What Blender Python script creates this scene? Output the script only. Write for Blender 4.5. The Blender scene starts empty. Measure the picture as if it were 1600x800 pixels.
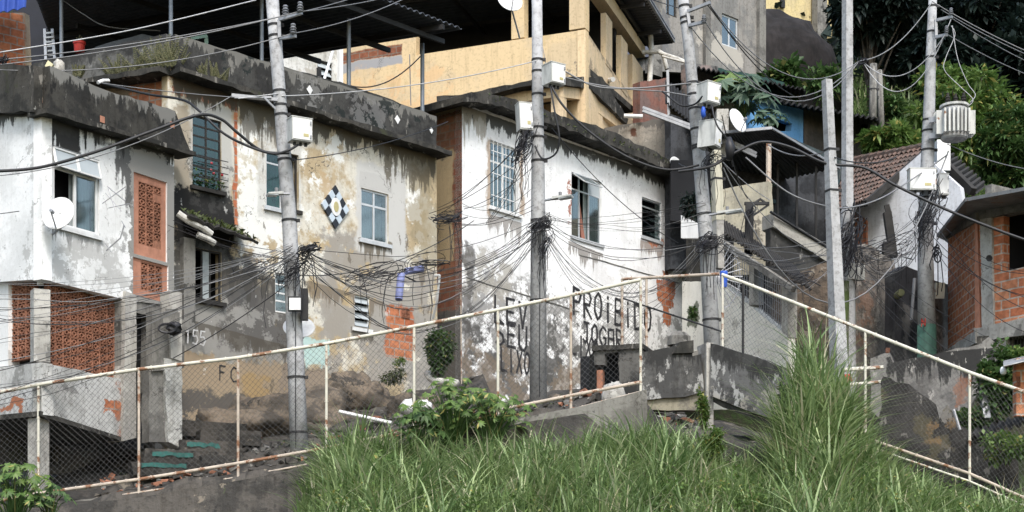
import bpy, bmesh, math, random
from mathutils import Vector, Matrix, noise
from mathutils.geometry import tessellate_polygon
random.seed(7)
R=random.random
def U(a,b): return random.uniform(a,b)
SC=bpy.context.scene; COL=SC.collection
F=2500.0; CX=800.0; HZ=970.0          # lens in photo pixels, principal column, horizon row
def P(px,py,Y): return Vector(((px-CX)/F*Y, Y, (HZ-py)/F*Y))
# ------------------------------------------------------------------ mesh builder
class MB:
    def __init__(s): s.v=[]; s.f=[]; s.m=[]; s.mi=0
    def add(s,vs,fs):
        b=len(s.v); s.v+= [tuple(p) for p in vs]
        for f in fs: s.f.append(tuple(i+b for i in f)); s.m.append(s.mi)
    def hexa(s,a):  # 8 corners: 4 front ccw, 4 back
        s.add(a,[(0,1,2,3),(7,6,5,4),(0,4,5,1),(1,5,6,2),(2,6,7,3),(3,7,4,0)])
    def box(s,c,sx,sy,sz,rz=0,rx=0):
        M=Matrix.Translation(c)@Matrix.Rotation(rz,4,'Z')@Matrix.Rotation(rx,4,'X')
        a=[M@Vector((x*sx/2,y*sy/2,z*sz/2)) for (x,y,z) in ((-1,-1,-1),(1,-1,-1),(1,-1,1),(-1,-1,1),(-1,1,-1),(1,1,-1),(1,1,1),(-1,1,1))]
        s.hexa(a)
    def bar(s,a,b,w,h=None):
        h=h or w; a=Vector(a); b=Vector(b); d=(b-a).normalized()
        t=Vector((0,0,1)) if abs(d.z)<.9 else Vector((0,1,0))
        x=d.cross(t).normalized()*w/2; y=x.cross(d).normalized()*h/2
        s.hexa([a-x-y,a+x-y,a+x+y,a-x+y,b-x-y,b+x-y,b+x+y,b-x+y])
    def tube(s,pts,r,n=6,cap=True,closed=False):
        pts=[Vector(p) for p in pts]; k=len(pts)
        rr=r if isinstance(r,(list,tuple)) else [r]*k
        vs=[]; px=None
        for i,p in enumerate(pts):
            if closed: d=pts[(i+1)%k]-pts[i-1]
            else: d=pts[min(i+1,k-1)]-pts[max(i-1,0)]
            if d.length<1e-9: d=Vector((0,0,1))
            d.normalize()
            if px is None:
                t=Vector((0,0,1)) if abs(d.z)<.9 else Vector((1,0,0))
                x=d.cross(t).normalized()
            else:
                x=px-d*px.dot(d)
                x=x.normalized() if x.length>1e-6 else d.orthogonal().normalized()
            px=x; y=d.cross(x)
            for j in range(n):
                a=2*math.pi*j/n+.39; vs.append(p+(x*math.cos(a)+y*math.sin(a))*rr[i])
        fs=[]
        for i in range(k if closed else k-1):
            i2=(i+1)%k
            for j in range(n): fs.append((i*n+j,i*n+(j+1)%n,i2*n+(j+1)%n,i2*n+j))
        if cap and not closed: fs.append(tuple(range(n-1,-1,-1))); fs.append(tuple((k-1)*n+j for j in range(n)))
        s.add(vs,fs)
    def prism(s,W,poly,o0,o1,holes=(),recess=0,rmi=None,jit=0,step=.18):
        """extrude a polygon (u,z) of plane W between offsets o0 (front) and o1 (back)"""
        def sub(l,j):
            out=[]
            for i,a in enumerate(l):
                b=l[(i+1)%len(l)]; L=math.hypot(b[0]-a[0],b[1]-a[1]); k=max(1,int(L/step)) if j else 1
                for q in range(k):
                    t=q/k; e=j if q else j*.3
                    out.append((a[0]+(b[0]-a[0])*t+U(-e,e),a[1]+(b[1]-a[1])*t+U(-e,e)))
            return out
        def area(l): return sum(l[i][0]*l[(i+1)%len(l)][1]-l[(i+1)%len(l)][0]*l[i][1] for i in range(len(l)))
        loops=[]
        for q,l in enumerate([poly]+list(holes)):
            l=list(l)
            if (area(l)<0)==(q==0): l=l[::-1]
            loops.append(sub(l,jit if q==0 else jit*.5))
        tri=tessellate_polygon([[Vector((a,b,0)) for a,b in l] for l in loops])
        flat=[p for l in loops for p in l]; n=len(flat)
        vs=[W.pt(a,b,o0) for a,b in flat]+[W.pt(a,b,o1) for a,b in flat]
        fs=[]
        for t in tri:
            a,b,c=[flat[i] for i in t]
            ar=(b[0]-a[0])*(c[1]-a[1])-(c[0]-a[0])*(b[1]-a[1])
            if abs(ar)<1e-10: continue
            t=tuple(t) if ar>0 else tuple(t[::-1])
            fs.append(t); fs.append(tuple(i+n for i in t[::-1]))
        b0=0
        for l in loops:
            k=len(l)
            for i in range(k):
                a,b=b0+i,b0+(i+1)%k; fs.append((a,a+n,b+n,b))
            b0+=k
        s.add(vs,fs)
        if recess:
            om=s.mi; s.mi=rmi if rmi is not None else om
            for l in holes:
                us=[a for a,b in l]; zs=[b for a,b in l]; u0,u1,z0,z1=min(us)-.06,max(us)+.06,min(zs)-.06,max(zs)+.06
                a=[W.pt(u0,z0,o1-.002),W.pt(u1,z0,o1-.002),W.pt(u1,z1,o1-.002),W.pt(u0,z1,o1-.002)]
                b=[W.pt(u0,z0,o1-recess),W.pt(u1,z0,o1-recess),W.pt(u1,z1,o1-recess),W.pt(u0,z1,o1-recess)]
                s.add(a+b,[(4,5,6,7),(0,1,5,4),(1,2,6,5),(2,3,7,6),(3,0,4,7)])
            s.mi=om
    def wbox(s,W,u0,u1,z0,z1,o0,o1):
        s.hexa([W.pt(u0,z0,o0),W.pt(u1,z0,o0),W.pt(u1,z1,o0),W.pt(u0,z1,o0),W.pt(u0,z0,o1),W.pt(u1,z0,o1),W.pt(u1,z1,o1),W.pt(u0,z1,o1)])
    def lathe(s,c,axis,prof,n=20):
        """prof: list of (distance along axis, radius)"""
        ax=Vector(axis).normalized(); x=ax.orthogonal().normalized(); y=ax.cross(x); c=Vector(c); vs=[];fs=[]
        for h,r in prof:
            for j in range(n):
                a=2*math.pi*j/n; vs.append(c+ax*h+(x*math.cos(a)+y*math.sin(a))*max(r,1e-4))
        for i in range(len(prof)-1):
            for j in range(n): fs.append((i*n+j,i*n+(j+1)%n,(i+1)*n+(j+1)%n,(i+1)*n+j))
        s.add(vs,fs)
    def blob(s,c,rx,ry,rz,n=10,m=7,jit=0,fr=1.5):
        c=Vector(c); vs=[];fs=[]
        for i in range(m+1):
            th=math.pi*i/m
            for j in range(n):
                ph=2*math.pi*j/n; d=Vector((math.sin(th)*math.cos(ph),math.sin(th)*math.sin(ph),math.cos(th)))
                k=1+jit*noise.noise(d*fr+c)
                vs.append(c+Vector((d.x*rx,d.y*ry,d.z*rz))*k)
        for i in range(m):
            for j in range(n): fs.append((i*n+j,(i+1)*n+j,(i+1)*n+(j+1)%n,i*n+(j+1)%n))
        s.add(vs,fs)
    def build(s,name,mats,parent=None,label=None,cat=None,group=None,kind=None,smooth=False,origin=None,recalc=True,uv=True,solid=0):
        if not isinstance(mats,(list,tuple)): mats=[mats]
        xs=[p[0] for p in s.v]; ys=[p[1] for p in s.v]; zs=[p[2] for p in s.v]
        o=Vector(origin) if origin is not None else Vector(((min(xs)+max(xs))/2,(min(ys)+max(ys))/2,min(zs)))
        me=bpy.data.meshes.new(name); me.from_pydata([(a-o.x,b-o.y,c-o.z) for a,b,c in s.v],[],s.f)
        for m in mats: me.materials.append(m)
        if len(mats)>1: me.polygons.foreach_set('material_index',s.m)
        if recalc:
            bm=bmesh.new(); bm.from_mesh(me); bmesh.ops.recalc_face_normals(bm,faces=bm.faces); bm.to_mesh(me); bm.free()
        if uv:
            ul=me.uv_layers.new(name='UVMap').data
            for p in me.polygons:
                nn=p.normal
                if abs(nn.z)>.75:
                    for li in p.loop_indices:
                        c=me.vertices[me.loops[li].vertex_index].co; ul[li].uv=(c.x+o.x,c.y+o.y)
                else:
                    L=math.hypot(nn.x,nn.y); tx,ty=-nn.y/L,nn.x/L
                    if nn.y>0.02: tx,ty=-tx,-ty
                    for li in p.loop_indices:
                        c=me.vertices[me.loops[li].vertex_index].co; ul[li].uv=((c.x+o.x)*tx+(c.y+o.y)*ty,c.z+o.z)
        if smooth: me.polygons.foreach_set('use_smooth',[True]*len(me.polygons))
        ob=bpy.data.objects.new(name,me); COL.objects.link(ob)
        if parent:
            ob.parent=parent; ob.location=o-wloc(parent)
        else: ob.location=o
        WL[ob.name]=o.copy()
        if label: ob['label']=label
        if cat: ob['category']=cat
        if group: ob['group']=group
        if kind: ob['kind']=kind
        if solid:
            md=ob.modifiers.new('thickness','SOLIDIFY'); md.thickness=solid; md.offset=0
        return ob
WL={}
def wloc(o): return WL[o.name]
def thing(name,label,cat,loc,group=None):
    o=bpy.data.objects.new(name,None); COL.objects.link(o); o.location=loc; WL[o.name]=Vector(loc)
    o.empty_display_size=.2
    o['label']=label; o['category']=cat
    if group: o['group']=group
    return o
def copytree(o,loc,label=None,par=None):
    c=o.copy(); COL.objects.link(c); WL[c.name]=Vector(loc) if par is None else Vector()
    if par is None:
        c.location=loc
        if label: c['label']=label
    else: c.parent=par
    for ch in list(o.children): copytree(ch,None,None,c)
    return c
# ------------------------------------------------------------------ vertical wall plane through two photo columns at given depths
class W:
    def __init__(s,px1,Y1,px2,Y2):
        s.a=Vector(((px1-CX)/F*Y1,Y1)); b=Vector(((px2-CX)/F*Y2,Y2)); s.d=(b-s.a).normalized(); s.L=(b-s.a).length
        s.n=Vector((s.d.y,-s.d.x)); 
        if s.n.dot(s.a)>0: s.n=s.n   # faces right-hand side of travel
    def Y(s,px):
        r=Vector(((px-CX)/F,1.0)); return s.a.dot(s.n)/r.dot(s.n)
    def u(s,px):
        Y=s.Y(px); return (Vector(((px-CX)/F*Y,Y))-s.a).dot(s.d)
    def z(s,px,py): return (HZ-py)/F*s.Y(px)
    def uz(s,px,py): return (s.u(px),s.z(px,py))
    def pt(s,u,z,off=0):
        p=s.a+s.d*u+s.n*off; return Vector((p.x,p.y,z))
    def P(s,px,py,off=0): return s.pt(s.u(px),s.z(px,py),off)
    def px(s,l): return [s.uz(a,b) for a,b in l]
    def rect(s,x0,x1,yt,yb):   # level rectangle, heights measured at x0
        u0,u1=s.u(x0),s.u(x1); z1,z0=s.z(x0,yt),s.z(x0,yb); return u0,u1,z0,z1
    def hole(s,x0,x1,yt,yb):
        u0,u1,z0,z1=s.rect(x0,x1,yt,yb); return [(u0,z0),(u1,z0),(u1,z1),(u0,z1)]
    def UV(s,u,z): 
        p=s.a+s.d*u; return (p.dot(s.d),z)
    def shift(s,off):
        w=W.__new__(W); w.a=s.a+s.n*off; w.d=s.d; w.n=s.n; w.L=s.L; return w
# patches for facade materials, from photo pixels: centre/half size in wall metres
def pt_(Wp,x0,y0,x1,y1,col,soft=.12,amt=1.0,dis=1.0,th=None,h=0):
    uc=(Wp.u(x0)+Wp.u(x1))/2; hu=abs(Wp.u(x1)-Wp.u(x0))/2; xc=(x0+x1)/2; zc=Wp.z(xc,(y0+y1)/2); hz=(y1-y0)/2*Wp.Y(xc)/F
    c=Wp.UV(uc,zc); return dict(k='patch',c=c,s=(hu,hz),col=col,soft=soft,amt=amt,dis=dis,th=th,h=h)
def st_(Wp,x0,y0,x1,y1,ln,col,dens=.5,amt=1.0,sc=7.0):
    """runs of dirt washed down from the edge (x0,y0)-(x1,y1), length ln metres"""
    u0=Wp.UV(Wp.u(x0),0)[0]; u1=Wp.UV(Wp.u(x1),0)[0]
    return dict(k='streak',u0=u0,u1=u1,v0=Wp.z(x0,y0),v1=Wp.z(x1,y1),ln=ln,col=col,dens=dens,amt=amt,sc=sc)
def nz_(col,sc=2.0,th=.55,w=.08,amt=1.0,st=1.0,h=0): return dict(k='noise',col=col,sc=sc,th=th,w=w,amt=amt,st=st,h=h)
EXPO=0.95
# ------------------------------------------------------------------ procedural materials
class NT:
    def __init__(s,name):
        s.mat=bpy.data.materials.new(name); s.mat.use_nodes=True; s.t=s.mat.node_tree; s.t.nodes.clear()
        s.out=s.N('ShaderNodeOutputMaterial'); s.c=None
    def N(s,ty,**k):
        n=s.t.nodes.new(ty)
        for a,b in k.items(): setattr(n,a,b)
        return n
    def L(s,a,b): s.t.links.new(a,b)
    def set(s,sock,v):
        if hasattr(v,'is_linked') or isinstance(v,bpy.types.NodeSocket): s.L(v,sock)
        elif isinstance(v,(tuple,list)) and len(v)==3 and sock.type=='RGBA': sock.default_value=(*v,1)
        else: sock.default_value=v
    def math(s,op,a,b=0.0,c=None,clamp=False):
        n=s.N('ShaderNodeMath',operation=op,use_clamp=clamp); s.set(n.inputs[0],a); s.set(n.inputs[1],b)
        if c is not None: s.set(n.inputs[2],c)
        return n.outputs[0]
    def vm(s,op,a,b=(0,0,0)):
        n=s.N('ShaderNodeVectorMath',operation=op); s.set(n.inputs[0],a)
        if op=='SCALE': s.set(n.inputs['Scale'],b)
        else: s.set(n.inputs[1],b)
        return n.outputs[0]
    def mix(s,f,a,b,bt='MIX'):
        n=s.N('ShaderNodeMix',data_type='RGBA',blend_type=bt); s.set(n.inputs[0],f); s.set(n.inputs[6],a); s.set(n.inputs[7],b); return n.outputs[2]
    def rng(s,v,a,b,c=0.0,d=1.0,sm=True):
        n=s.N('ShaderNodeMapRange',interpolation_type='SMOOTHSTEP' if sm else 'LINEAR'); s.set(n.inputs[0],v)
        for i,x in enumerate((a,b,c,d)): s.set(n.inputs[1+i],x)
        return n.outputs[0]
    def noise(s,vec,sc=1.0,det=6,ro=.6,off=0.0):
        if off: vec=s.vm('ADD',vec,(off,off*.7,off*.3))
        n=s.N('ShaderNodeTexNoise'); s.L(vec,n.inputs['Vector']); n.inputs['Scale'].default_value=sc; n.inputs['Detail'].default_value=det; n.inputs['Roughness'].default_value=ro
        return n.outputs['Fac'],n.outputs['Color']
    def uv(s): return s.N('ShaderNodeTexCoord').outputs['UV']
    def obj(s): return s.N('ShaderNodeTexCoord').outputs['Object']
    def bsdf(s,col,rough=.85,metal=0,bumpv=None,bs=.4,bd=.02,spec=.3,trans=None):
        b=s.N('ShaderNodeBsdfPrincipled'); s.set(b.inputs['Base Color'],col); s.set(b.inputs['Roughness'],rough); b.inputs['Metallic'].default_value=metal
        b.inputs['Specular IOR Level'].default_value=spec
        if bumpv is not None:
            bn=s.N('ShaderNodeBump'); bn.inputs['Strength'].default_value=bs; bn.inputs['Distance'].default_value=bd; s.L(bumpv,bn.inputs['Height']); s.L(bn.outputs[0],b.inputs['Normal'])
        o=b.outputs[0]
        if trans:
            tr=s.N('ShaderNodeBsdfTranslucent'); s.set(tr.inputs[0],col); mx=s.N('ShaderNodeMixShader'); mx.inputs[0].default_value=trans; s.L(o,mx.inputs[1]); s.L(tr.outputs[0],mx.inputs[2]); o=mx.outputs[0]
        s.L(o,s.out.inputs[0]); return s.mat
    def brick(s,vec,c1=(.42,.13,.065),c2=(.56,.22,.11),mort=(.36,.31,.27),bw=.26,bh=.155,ms=.014):
        d=s.noise(vec,3.0,2)[1]; d=s.vm('SCALE',s.vm('SUBTRACT',d,(.5,.5,.5)),.03)
        n=s.N('ShaderNodeTexBrick'); s.L(s.vm('ADD',vec,d),n.inputs['Vector']); n.inputs['Scale'].default_value=1
        s.set(n.inputs['Color1'],c1); s.set(n.inputs['Color2'],c2); s.set(n.inputs['Mortar'],mort)
        n.inputs['Brick Width'].default_value=bw; n.inputs['Row Height'].default_value=bh; n.inputs['Mortar Size'].default_value=ms; n.inputs['Mortar Smooth'].default_value=.25; n.inputs['Bias'].default_value=0
        w=s.noise(vec,9,4)[0]
        # faint ribs of hollow clay blocks
        wv=s.N('ShaderNodeTexWave',bands_direction='Y',wave_profile='SIN'); s.L(vec,wv.inputs['Vector']); wv.inputs['Scale'].default_value=12; wv.inputs['Distortion'].default_value=.5
        c=s.mix(s.rng(w,.35,.7),n.outputs[0],s.mix(1.0,n.outputs[0],(.62,.6,.58),'MULTIPLY'))
        c=s.mix(s.math('MULTIPLY',wv.outputs['Fac'],.18),c,(.3,.12,.07))
        return c,n.outputs[1]
DIS=None
def surf(name,base,alt,ms=.9,mt=(.45,.56),dirt=.45,rough=.9,layers=(),bump=.5,coord='UV',speck=.0,bd=.02,fine=14.0,crack=0.0):
    t=NT(name); v=t.uv() if coord=='UV' else t.obj()
    n1=t.noise(v,2.2,5,.65)[1]; n2=t.noise(v,11,3,.6)[1]
    dd=t.vm('ADD',t.vm('SCALE',t.vm('SUBTRACT',n1,(.5,.5,.5)),.75),t.vm('SCALE',t.vm('SUBTRACT',n2,(.5,.5,.5)),.13))
    vd=t.vm('ADD',v,dd)
    m=t.noise(v,ms,9,.68,off=3.1)[0]; col=t.mix(t.rng(m,*mt),base,alt)
    f=t.noise(v,fine,6,.7)[0]
    br=t.math('MULTIPLY',t.math('SUBTRACT',t.noise(v,5.5,10,.78,off=13)[0],.5),1.9)
    def ero(mk): return t.rng(t.math('ADD',mk,t.math('MULTIPLY',br,t.math('GREATER_THAN',mk,.02))),.30,.68)
    g=t.noise(t.vm('MULTIPLY',v,(8,.8,8)),1.0,8,.72,off=9)[0]       # rain-washed verticals
    col=t.mix(t.math('MULTIPLY',t.rng(g,.48,.66),dirt*.9),col,t.mix(1.0,col,(.42,.4,.37),'MULTIPLY'))
    col=t.mix(t.math('MULTIPLY',t.rng(f,.52,.62),dirt),col,t.mix(1.0,col,(.45,.43,.4),'MULTIPLY'))
    hgt=t.math('ADD',t.math('MULTIPLY',f,.5),t.math('MULTIPLY',m,.6))
    bk=None
    for i,l in enumerate(layers):
        k=l['k']; c=l['col']
        if isinstance(c,str):
            if c=='brick':
                if bk is None: bk=t.brick(v)
                c=bk[0]
            elif c=='brickdark':
                c=t.brick(v,(.2,.075,.045),(.3,.12,.07),(.2,.17,.14))[0]
        if k=='patch':
            src=vd if l['dis']>=.99 else t.vm('ADD',v,t.vm('SCALE',dd,l['dis']))
            q=t.vm('SUBTRACT',t.vm('ABSOLUTE',t.vm('SUBTRACT',src,(l['c'][0],l['c'][1],0))),(l['s'][0],l['s'][1],99))
            sp=t.N('ShaderNodeSeparateXYZ'); t.L(q,sp.inputs[0])
            mk=t.rng(t.math('MAXIMUM',sp.outputs[0],sp.outputs[1]),l['soft'],-l['soft'])
            if l['th'] is not None:
                nn=t.noise(v,l['th'][0],8,.7,off=i*5.3)[0]; mk=t.math('MULTIPLY',mk,t.rng(nn,l['th'][1],l['th'][1]+.1))
        elif k=='streak':
            sp=t.N('ShaderNodeSeparateXYZ'); t.L(v,sp.inputs[0])
            du=max(l['u1']-l['u0'],.01); top=t.math('MULTIPLY_ADD',sp.outputs[0],(l['v1']-l['v0'])/du,l['v0']-l['u0']*(l['v1']-l['v0'])/du)
            dep=t.math('SUBTRACT',top,sp.outputs[1])
            nn=t.noise(t.vm('MULTIPLY',v,(l['sc'],.55,1)),1.0,7,.7,off=i*4.1)[0]
            lim=t.math('MULTIPLY',t.rng(nn,.75-l['dens']*.6,.85,0.06,1.0,False),l['ln'])
            mk=t.rng(t.math('DIVIDE',dep,lim),1.15,.35)
            e1=t.rng(sp.outputs[0],l['u0']-.08,l['u0']+.08); e2=t.rng(sp.outputs[0],l['u1']+.08,l['u1']-.08)
            mk=t.math('MULTIPLY',mk,t.math('MULTIPLY',e1,e2)); mk=t.math('MULTIPLY',mk,t.rng(dep,-.05,0.0))
        else:
            nn=t.noise(t.vm('MULTIPLY',v,(l['st'],1,1)),l['sc'],9,.7,off=20+i*6.7)[0]; mk=t.rng(nn,l['th'],l['th']+l['w'])
        if k!='patch' or l['dis']>.65: mk=ero(mk)
        if l['amt']<1: mk=t.math('MULTIPLY',mk,l['amt'])
        col=t.mix(mk,col,c)
        if l.get('h'): hgt=t.math('ADD',hgt,t.math('MULTIPLY',mk,l['h']))
    if speck:
        vo=t.N('ShaderNodeTexVoronoi'); t.L(vd,vo.inputs['Vector']); vo.inputs['Scale'].default_value=9
        sm=t.rng(vo.outputs['Distance'],.16,.08); nn=t.noise(v,1.6,3,.6,off=31)[0]
        sm=t.math('MULTIPLY',sm,t.rng(nn,.62-speck*.2,.7)); col=t.mix(sm,col,(.045,.042,.04)); hgt=t.math('SUBTRACT',hgt,t.math('MULTIPLY',sm,.4))
    if crack:
        vo=t.N('ShaderNodeTexVoronoi',feature='DISTANCE_TO_EDGE'); t.L(vd,vo.inputs['Vector']); vo.inputs['Scale'].default_value=.75
        sm=t.rng(vo.outputs['Distance'],.008,.002); sm=t.math('MULTIPLY',sm,t.rng(t.noise(v,1.1,3,off=44)[0],.5,.58))
        col=t.mix(t.math('MULTIPLY',sm,crack),col,(.05,.045,.04))
    return t.bsdf(col,rough,bumpv=hgt,bs=bump,bd=bd,spec=.2)
def plain(name,col,rough=.6,metal=0,var=.25,sc=6,bump=0,rust=0,spec=.35,dirty=0):
    t=NT(name); v=t.obj(); n=t.noise(v,sc,6,.65)[0]
    c=t.mix(t.rng(n,.35,.7),col,tuple(x*(1-var) for x in col))
    if rust: c=t.mix(t.rng(t.noise(v,3.2,8,.7,off=5)[0],.62-rust*.25,.66-rust*.2),c,t.mix(n,(.12,.055,.032),(.3,.155,.085)))
    if dirty: c=t.mix(t.math('MULTIPLY',t.rng(t.noise(t.vm('MULTIPLY',v,(4,4,.8)),1.5,7,.7,off=2)[0],.45,.65),dirty),c,tuple(x*.35 for x in col))
    return t.bsdf(c,rough,metal,n if bump else None,bump,.01,spec)
def leafm(name,a,b,cc=None,tr=.3,rough=.5):
    t=NT(name); g=t.N('ShaderNodeNewGeometry'); r=g.outputs['Random Per Island']
    n=t.noise(t.obj(),.9,3)[0]; c=t.mix(r,a,b); c=t.mix(t.rng(n,.35,.65),c,t.mix(1.0,c,(.6,.68,.6),'MULTIPLY'))
    if cc: c=t.mix(t.rng(t.math('FRACT',t.math('MULTIPLY',r,7.31)),.9,.95),c,cc)
    return t.bsdf(c,rough,spec=.35,trans=tr)
def glassm(name,tint=(.55,.62,.62),g=.22):
    t=NT(name); tr=t.N('ShaderNodeBsdfTransparent'); t.set(tr.inputs[0],tint); gl=t.N('ShaderNodeBsdfGlossy'); t.set(gl.inputs[0],(.9,.93,.95)); gl.inputs['Roughness'].default_value=.06
    bn=t.N('ShaderNodeBump'); bn.inputs['Strength'].default_value=.3; t.L(t.noise(t.obj(),2.2,2)[0],bn.inputs['Height']); t.L(bn.outputs[0],gl.inputs['Normal'])
    mx=t.N('ShaderNodeMixShader'); mx.inputs[0].default_value=g; t.L(tr.outputs[0],mx.inputs[1]); t.L(gl.outputs[0],mx.inputs[2]); t.L(mx.outputs[0],t.out.inputs[0]); return t.mat
def brickm(name,c1=(.45,.145,.07),c2=(.6,.25,.13),mort=(.42,.36,.3),stain=.4,layers=(),**k):
    t=NT(name); v=t.uv(); c,fac=t.brick(v,c1,c2,mort,**k)
    n=t.noise(v,1.3,8,.7)[0]; c=t.mix(t.math('MULTIPLY',t.rng(n,.5,.66),stain),c,(.12,.1,.085))
    c=t.mix(t.math('MULTIPLY',t.rng(t.noise(v,2.4,8,.75,off=7)[0],.58,.64),.55),c,mort)
    h=t.math('SUBTRACT',t.math('MULTIPLY',t.noise(v,20,4)[0],.25),fac)
    return t.bsdf(c,.9,bumpv=h,bs=.6,bd=.015,spec=.2)
M={}
M['interior']=plain('interior_dark',(.014,.015,.018),.95,sc=2)  # near-black stands in for the lack of light behind openings
M['conc']=surf('concrete_grey',(.22,.215,.2),(.13,.127,.12),1.3,layers=[nz_((.035,.035,.034),1.1,.56,.1,.8),nz_((.4,.39,.37),2.6,.62,.06,.5)],crack=.7,speck=.3)
M['concd']=surf('concrete_black_mould',(.062,.059,.053),(.03,.03,.028),1.6,layers=[nz_((.2,.19,.17),1.6,.54,.14,.9,3.5),nz_((.05,.055,.03),1.1,.58,.1,.6),nz_((.015,.015,.015),.8,.52,.12,.85),nz_((.33,.33,.31),6,.66,.05,.6)],speck=.2,crack=.4)
M['concl']=surf('concrete_light',(.46,.45,.42),(.33,.32,.3),1.1,layers=[nz_((.11,.11,.105),1.3,.57,.09,.7,2),nz_((.6,.59,.57),3.3,.6,.05,.5)],crack=.8,speck=.4)
M['pole']=surf('pole_concrete',(.42,.428,.44),(.31,.315,.323),1.5,mt=(.4,.65),layers=[nz_((.14,.14,.14),1.8,.62,.06,.6,3),nz_((.5,.5,.5),5,.63,.05,.5,2)],bump=.3,coord='OBJ',dirt=.5)
M['rubble']=surf('rubble_wall',(.16,.125,.095),(.09,.075,.062),2.2,layers=[nz_((.3,.26,.21),3.2,.55,.08,.8),nz_((.028,.026,.024),1.7,.53,.09,.9),nz_((.06,.085,.03),2.1,.64,.06,.6)],bump=1.0,bd=.08,speck=.8,fine=8)
M['rock']=surf('dark_rock',(.085,.078,.07),(.045,.043,.04),1.4,layers=[nz_((.2,.175,.14),2.1,.58,.1,.8),nz_((.02,.02,.02),.9,.55,.12,.8),nz_((.07,.1,.03),1.6,.63,.07,.7)],bump=1.0,bd=.08,coord='UV',fine=7)
M['soil']=surf('soil',(.03,.03,.018),(.018,.024,.01),1.4,layers=[nz_((.025,.042,.012),1.3,.52,.1,.9)],bump=1,bd=.06)
M['brick']=brickm('brick_orange')
M['brickd']=brickm('brick_weathered',(.22,.085,.05),(.34,.14,.08),(.24,.2,.17),.75)
M['clay']=plain('clay_screen',(.38,.175,.11),.9,var=.45,sc=7,dirty=.5,bump=.3)
M['clayo']=plain('clay_orange',(.44,.21,.14),.9,var=.25,sc=7,dirty=.2,bump=.2)
M['zinc']=plain('zinc_sheet',(.26,.27,.28),.5,.3,.35,2,rust=.15,dirty=.6)
M['blackroof']=plain('roof_underside_shade',(.02,.021,.023),.9,.0,.4,1.2)  # underside shadow put into the colour of the whole sheet
M['darkmetal']=plain('dark_roof_sheet',(.062,.068,.08),.65,.0,.3,1.2,dirty=.5)  # dark base stands in for shade on the roof undersides
M['blackmetal']=plain('black_iron',(.03,.03,.032),.6,.2)
M['galv']=plain('galvanised_steel',(.33,.34,.36),.5,.4,.25,4,dirty=.3)
M['steel']=plain('pole_tube_grey',(.22,.25,.29),.5,.3,.3,4,dirty=.4)
M['cream']=plain('cream_fence_paint',(.6,.58,.5),.55,0,.2,5,rust=.32)
M['cream2']=plain('cream_post_paint',(.52,.5,.4),.7,0,.2,3,dirty=.4)
M['rustp']=plain('rusty_paint',(.5,.43,.36),.65,0,.3,5,rust=.4)
M['wire']=plain('wire_grey',(.085,.085,.085),.7,0,.3,3)
M['white']=plain('white_paint',(.74,.75,.75),.5,0,.12,3,dirty=.25)
M['boxw']=plain('meter_box_paint',(.55,.56,.54),.5,0,.2,3,rust=.08,dirty=.6)
M['alum']=plain('aluminium_frame',(.6,.62,.64),.4,.3,.15,4,dirty=.2)
M['pvc']=plain('pvc_pipe',(.62,.61,.57),.45,0,.2,4,dirty=.6)
M['bluepipe']=plain('blue_pvc',(.22,.25,.48),.45,0,.2,4)
M['cable']=plain('cable_black',(.022,.023,.026),.5)
M['cableg']=plain('cable_grey',(.2,.205,.215),.5,.1)
M['cablel']=plain('cable_light',(.45,.46,.48),.5,.1)
M['paint']=plain('graffiti_black',(.035,.035,.04),.9)
M['chalk']=plain('chalk_white',(.6,.6,.6),.95)
M['redpaint']=plain('red_paint',(.4,.05,.04),.8)
M['green']=plain('pole_green_paint',(.075,.17,.13),.7,0,.4,3,dirty=.5)
M['teal']=plain('teal_paint',(.035,.14,.125),.8,0,.5,5,dirty=.6)
M['tealglass']=plain('teal_curtain',(.03,.22,.2),.35,0,.5,5)
M['curtain']=plain('curtain_grey',(.38,.42,.43),.9,0,.3,5)
M['curtainr']=plain('curtain_red',(.24,.015,.03),.9,0,.4,5)
M['curtainb']=plain('curtain_brown',(.32,.14,.1),.9,0,.3,5)
M['glass']=glassm('window_glass'); M['glasst']=glassm('teal_glass',(.25,.55,.5),.09)
M['frost']=plain('frosted_pane',(.4,.44,.46),.25,0,.1,2)
M['tarp']=plain('dark_blue_tarp',(.008,.01,.02),.5,0,.4,2,bump=.5)
M['bluet']=plain('blue_tarp',(.02,.05,.25),.45,0,.3,2)
M['red']=plain('red_plastic',(.5,.03,.02),.4)
M['bluepl']=plain('blue_plastic',(.03,.1,.5),.4)
M['ceram']=plain('insulator_glaze',(.2,.21,.23),.3)
M['tile']=plain('roof_tile_clay',(.2,.12,.09),.9,0,.6,3,dirty=.6,bump=.4)
M['mould']=plain('mouldy_wood',(.035,.033,.031),.9,0,.4,4)
M['tileblk']=plain('tile_black',(.02,.022,.03),.25); M['tilewht']=plain('tile_pale_blue',(.5,.58,.66),.25,0,.15)
M['gold']=plain('emblem_ochre',(.45,.4,.2),.5)
M['reed']=leafm('reed_blades',(.12,.2,.07),(.43,.52,.26),(.55,.52,.36),.3,.4)
M['straw']=leafm('dry_straw',(.35,.3,.17),(.5,.45,.3),None,.2)
M['grass']=leafm('grass_blades',(.07,.13,.035),(.30,.39,.155),(.52,.5,.34),.3,.42)
M['leafl']=leafm('leaf_light',(.075,.15,.03),(.21,.3,.09),(.36,.33,.1),.35)
M['leafm']=leafm('leaf_mid',(.04,.09,.025),(.1,.17,.055),(.2,.2,.07),.3)
M['leafd']=leafm('leaf_dark_haze',(.009,.02,.018),(.026,.042,.036),None,.15)  # bluish tint puts faint haze into the dark leaf colour
M['leafb']=leafm('leaf_bluegreen',(.05,.09,.06),(.12,.18,.12),None,.25)
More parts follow.
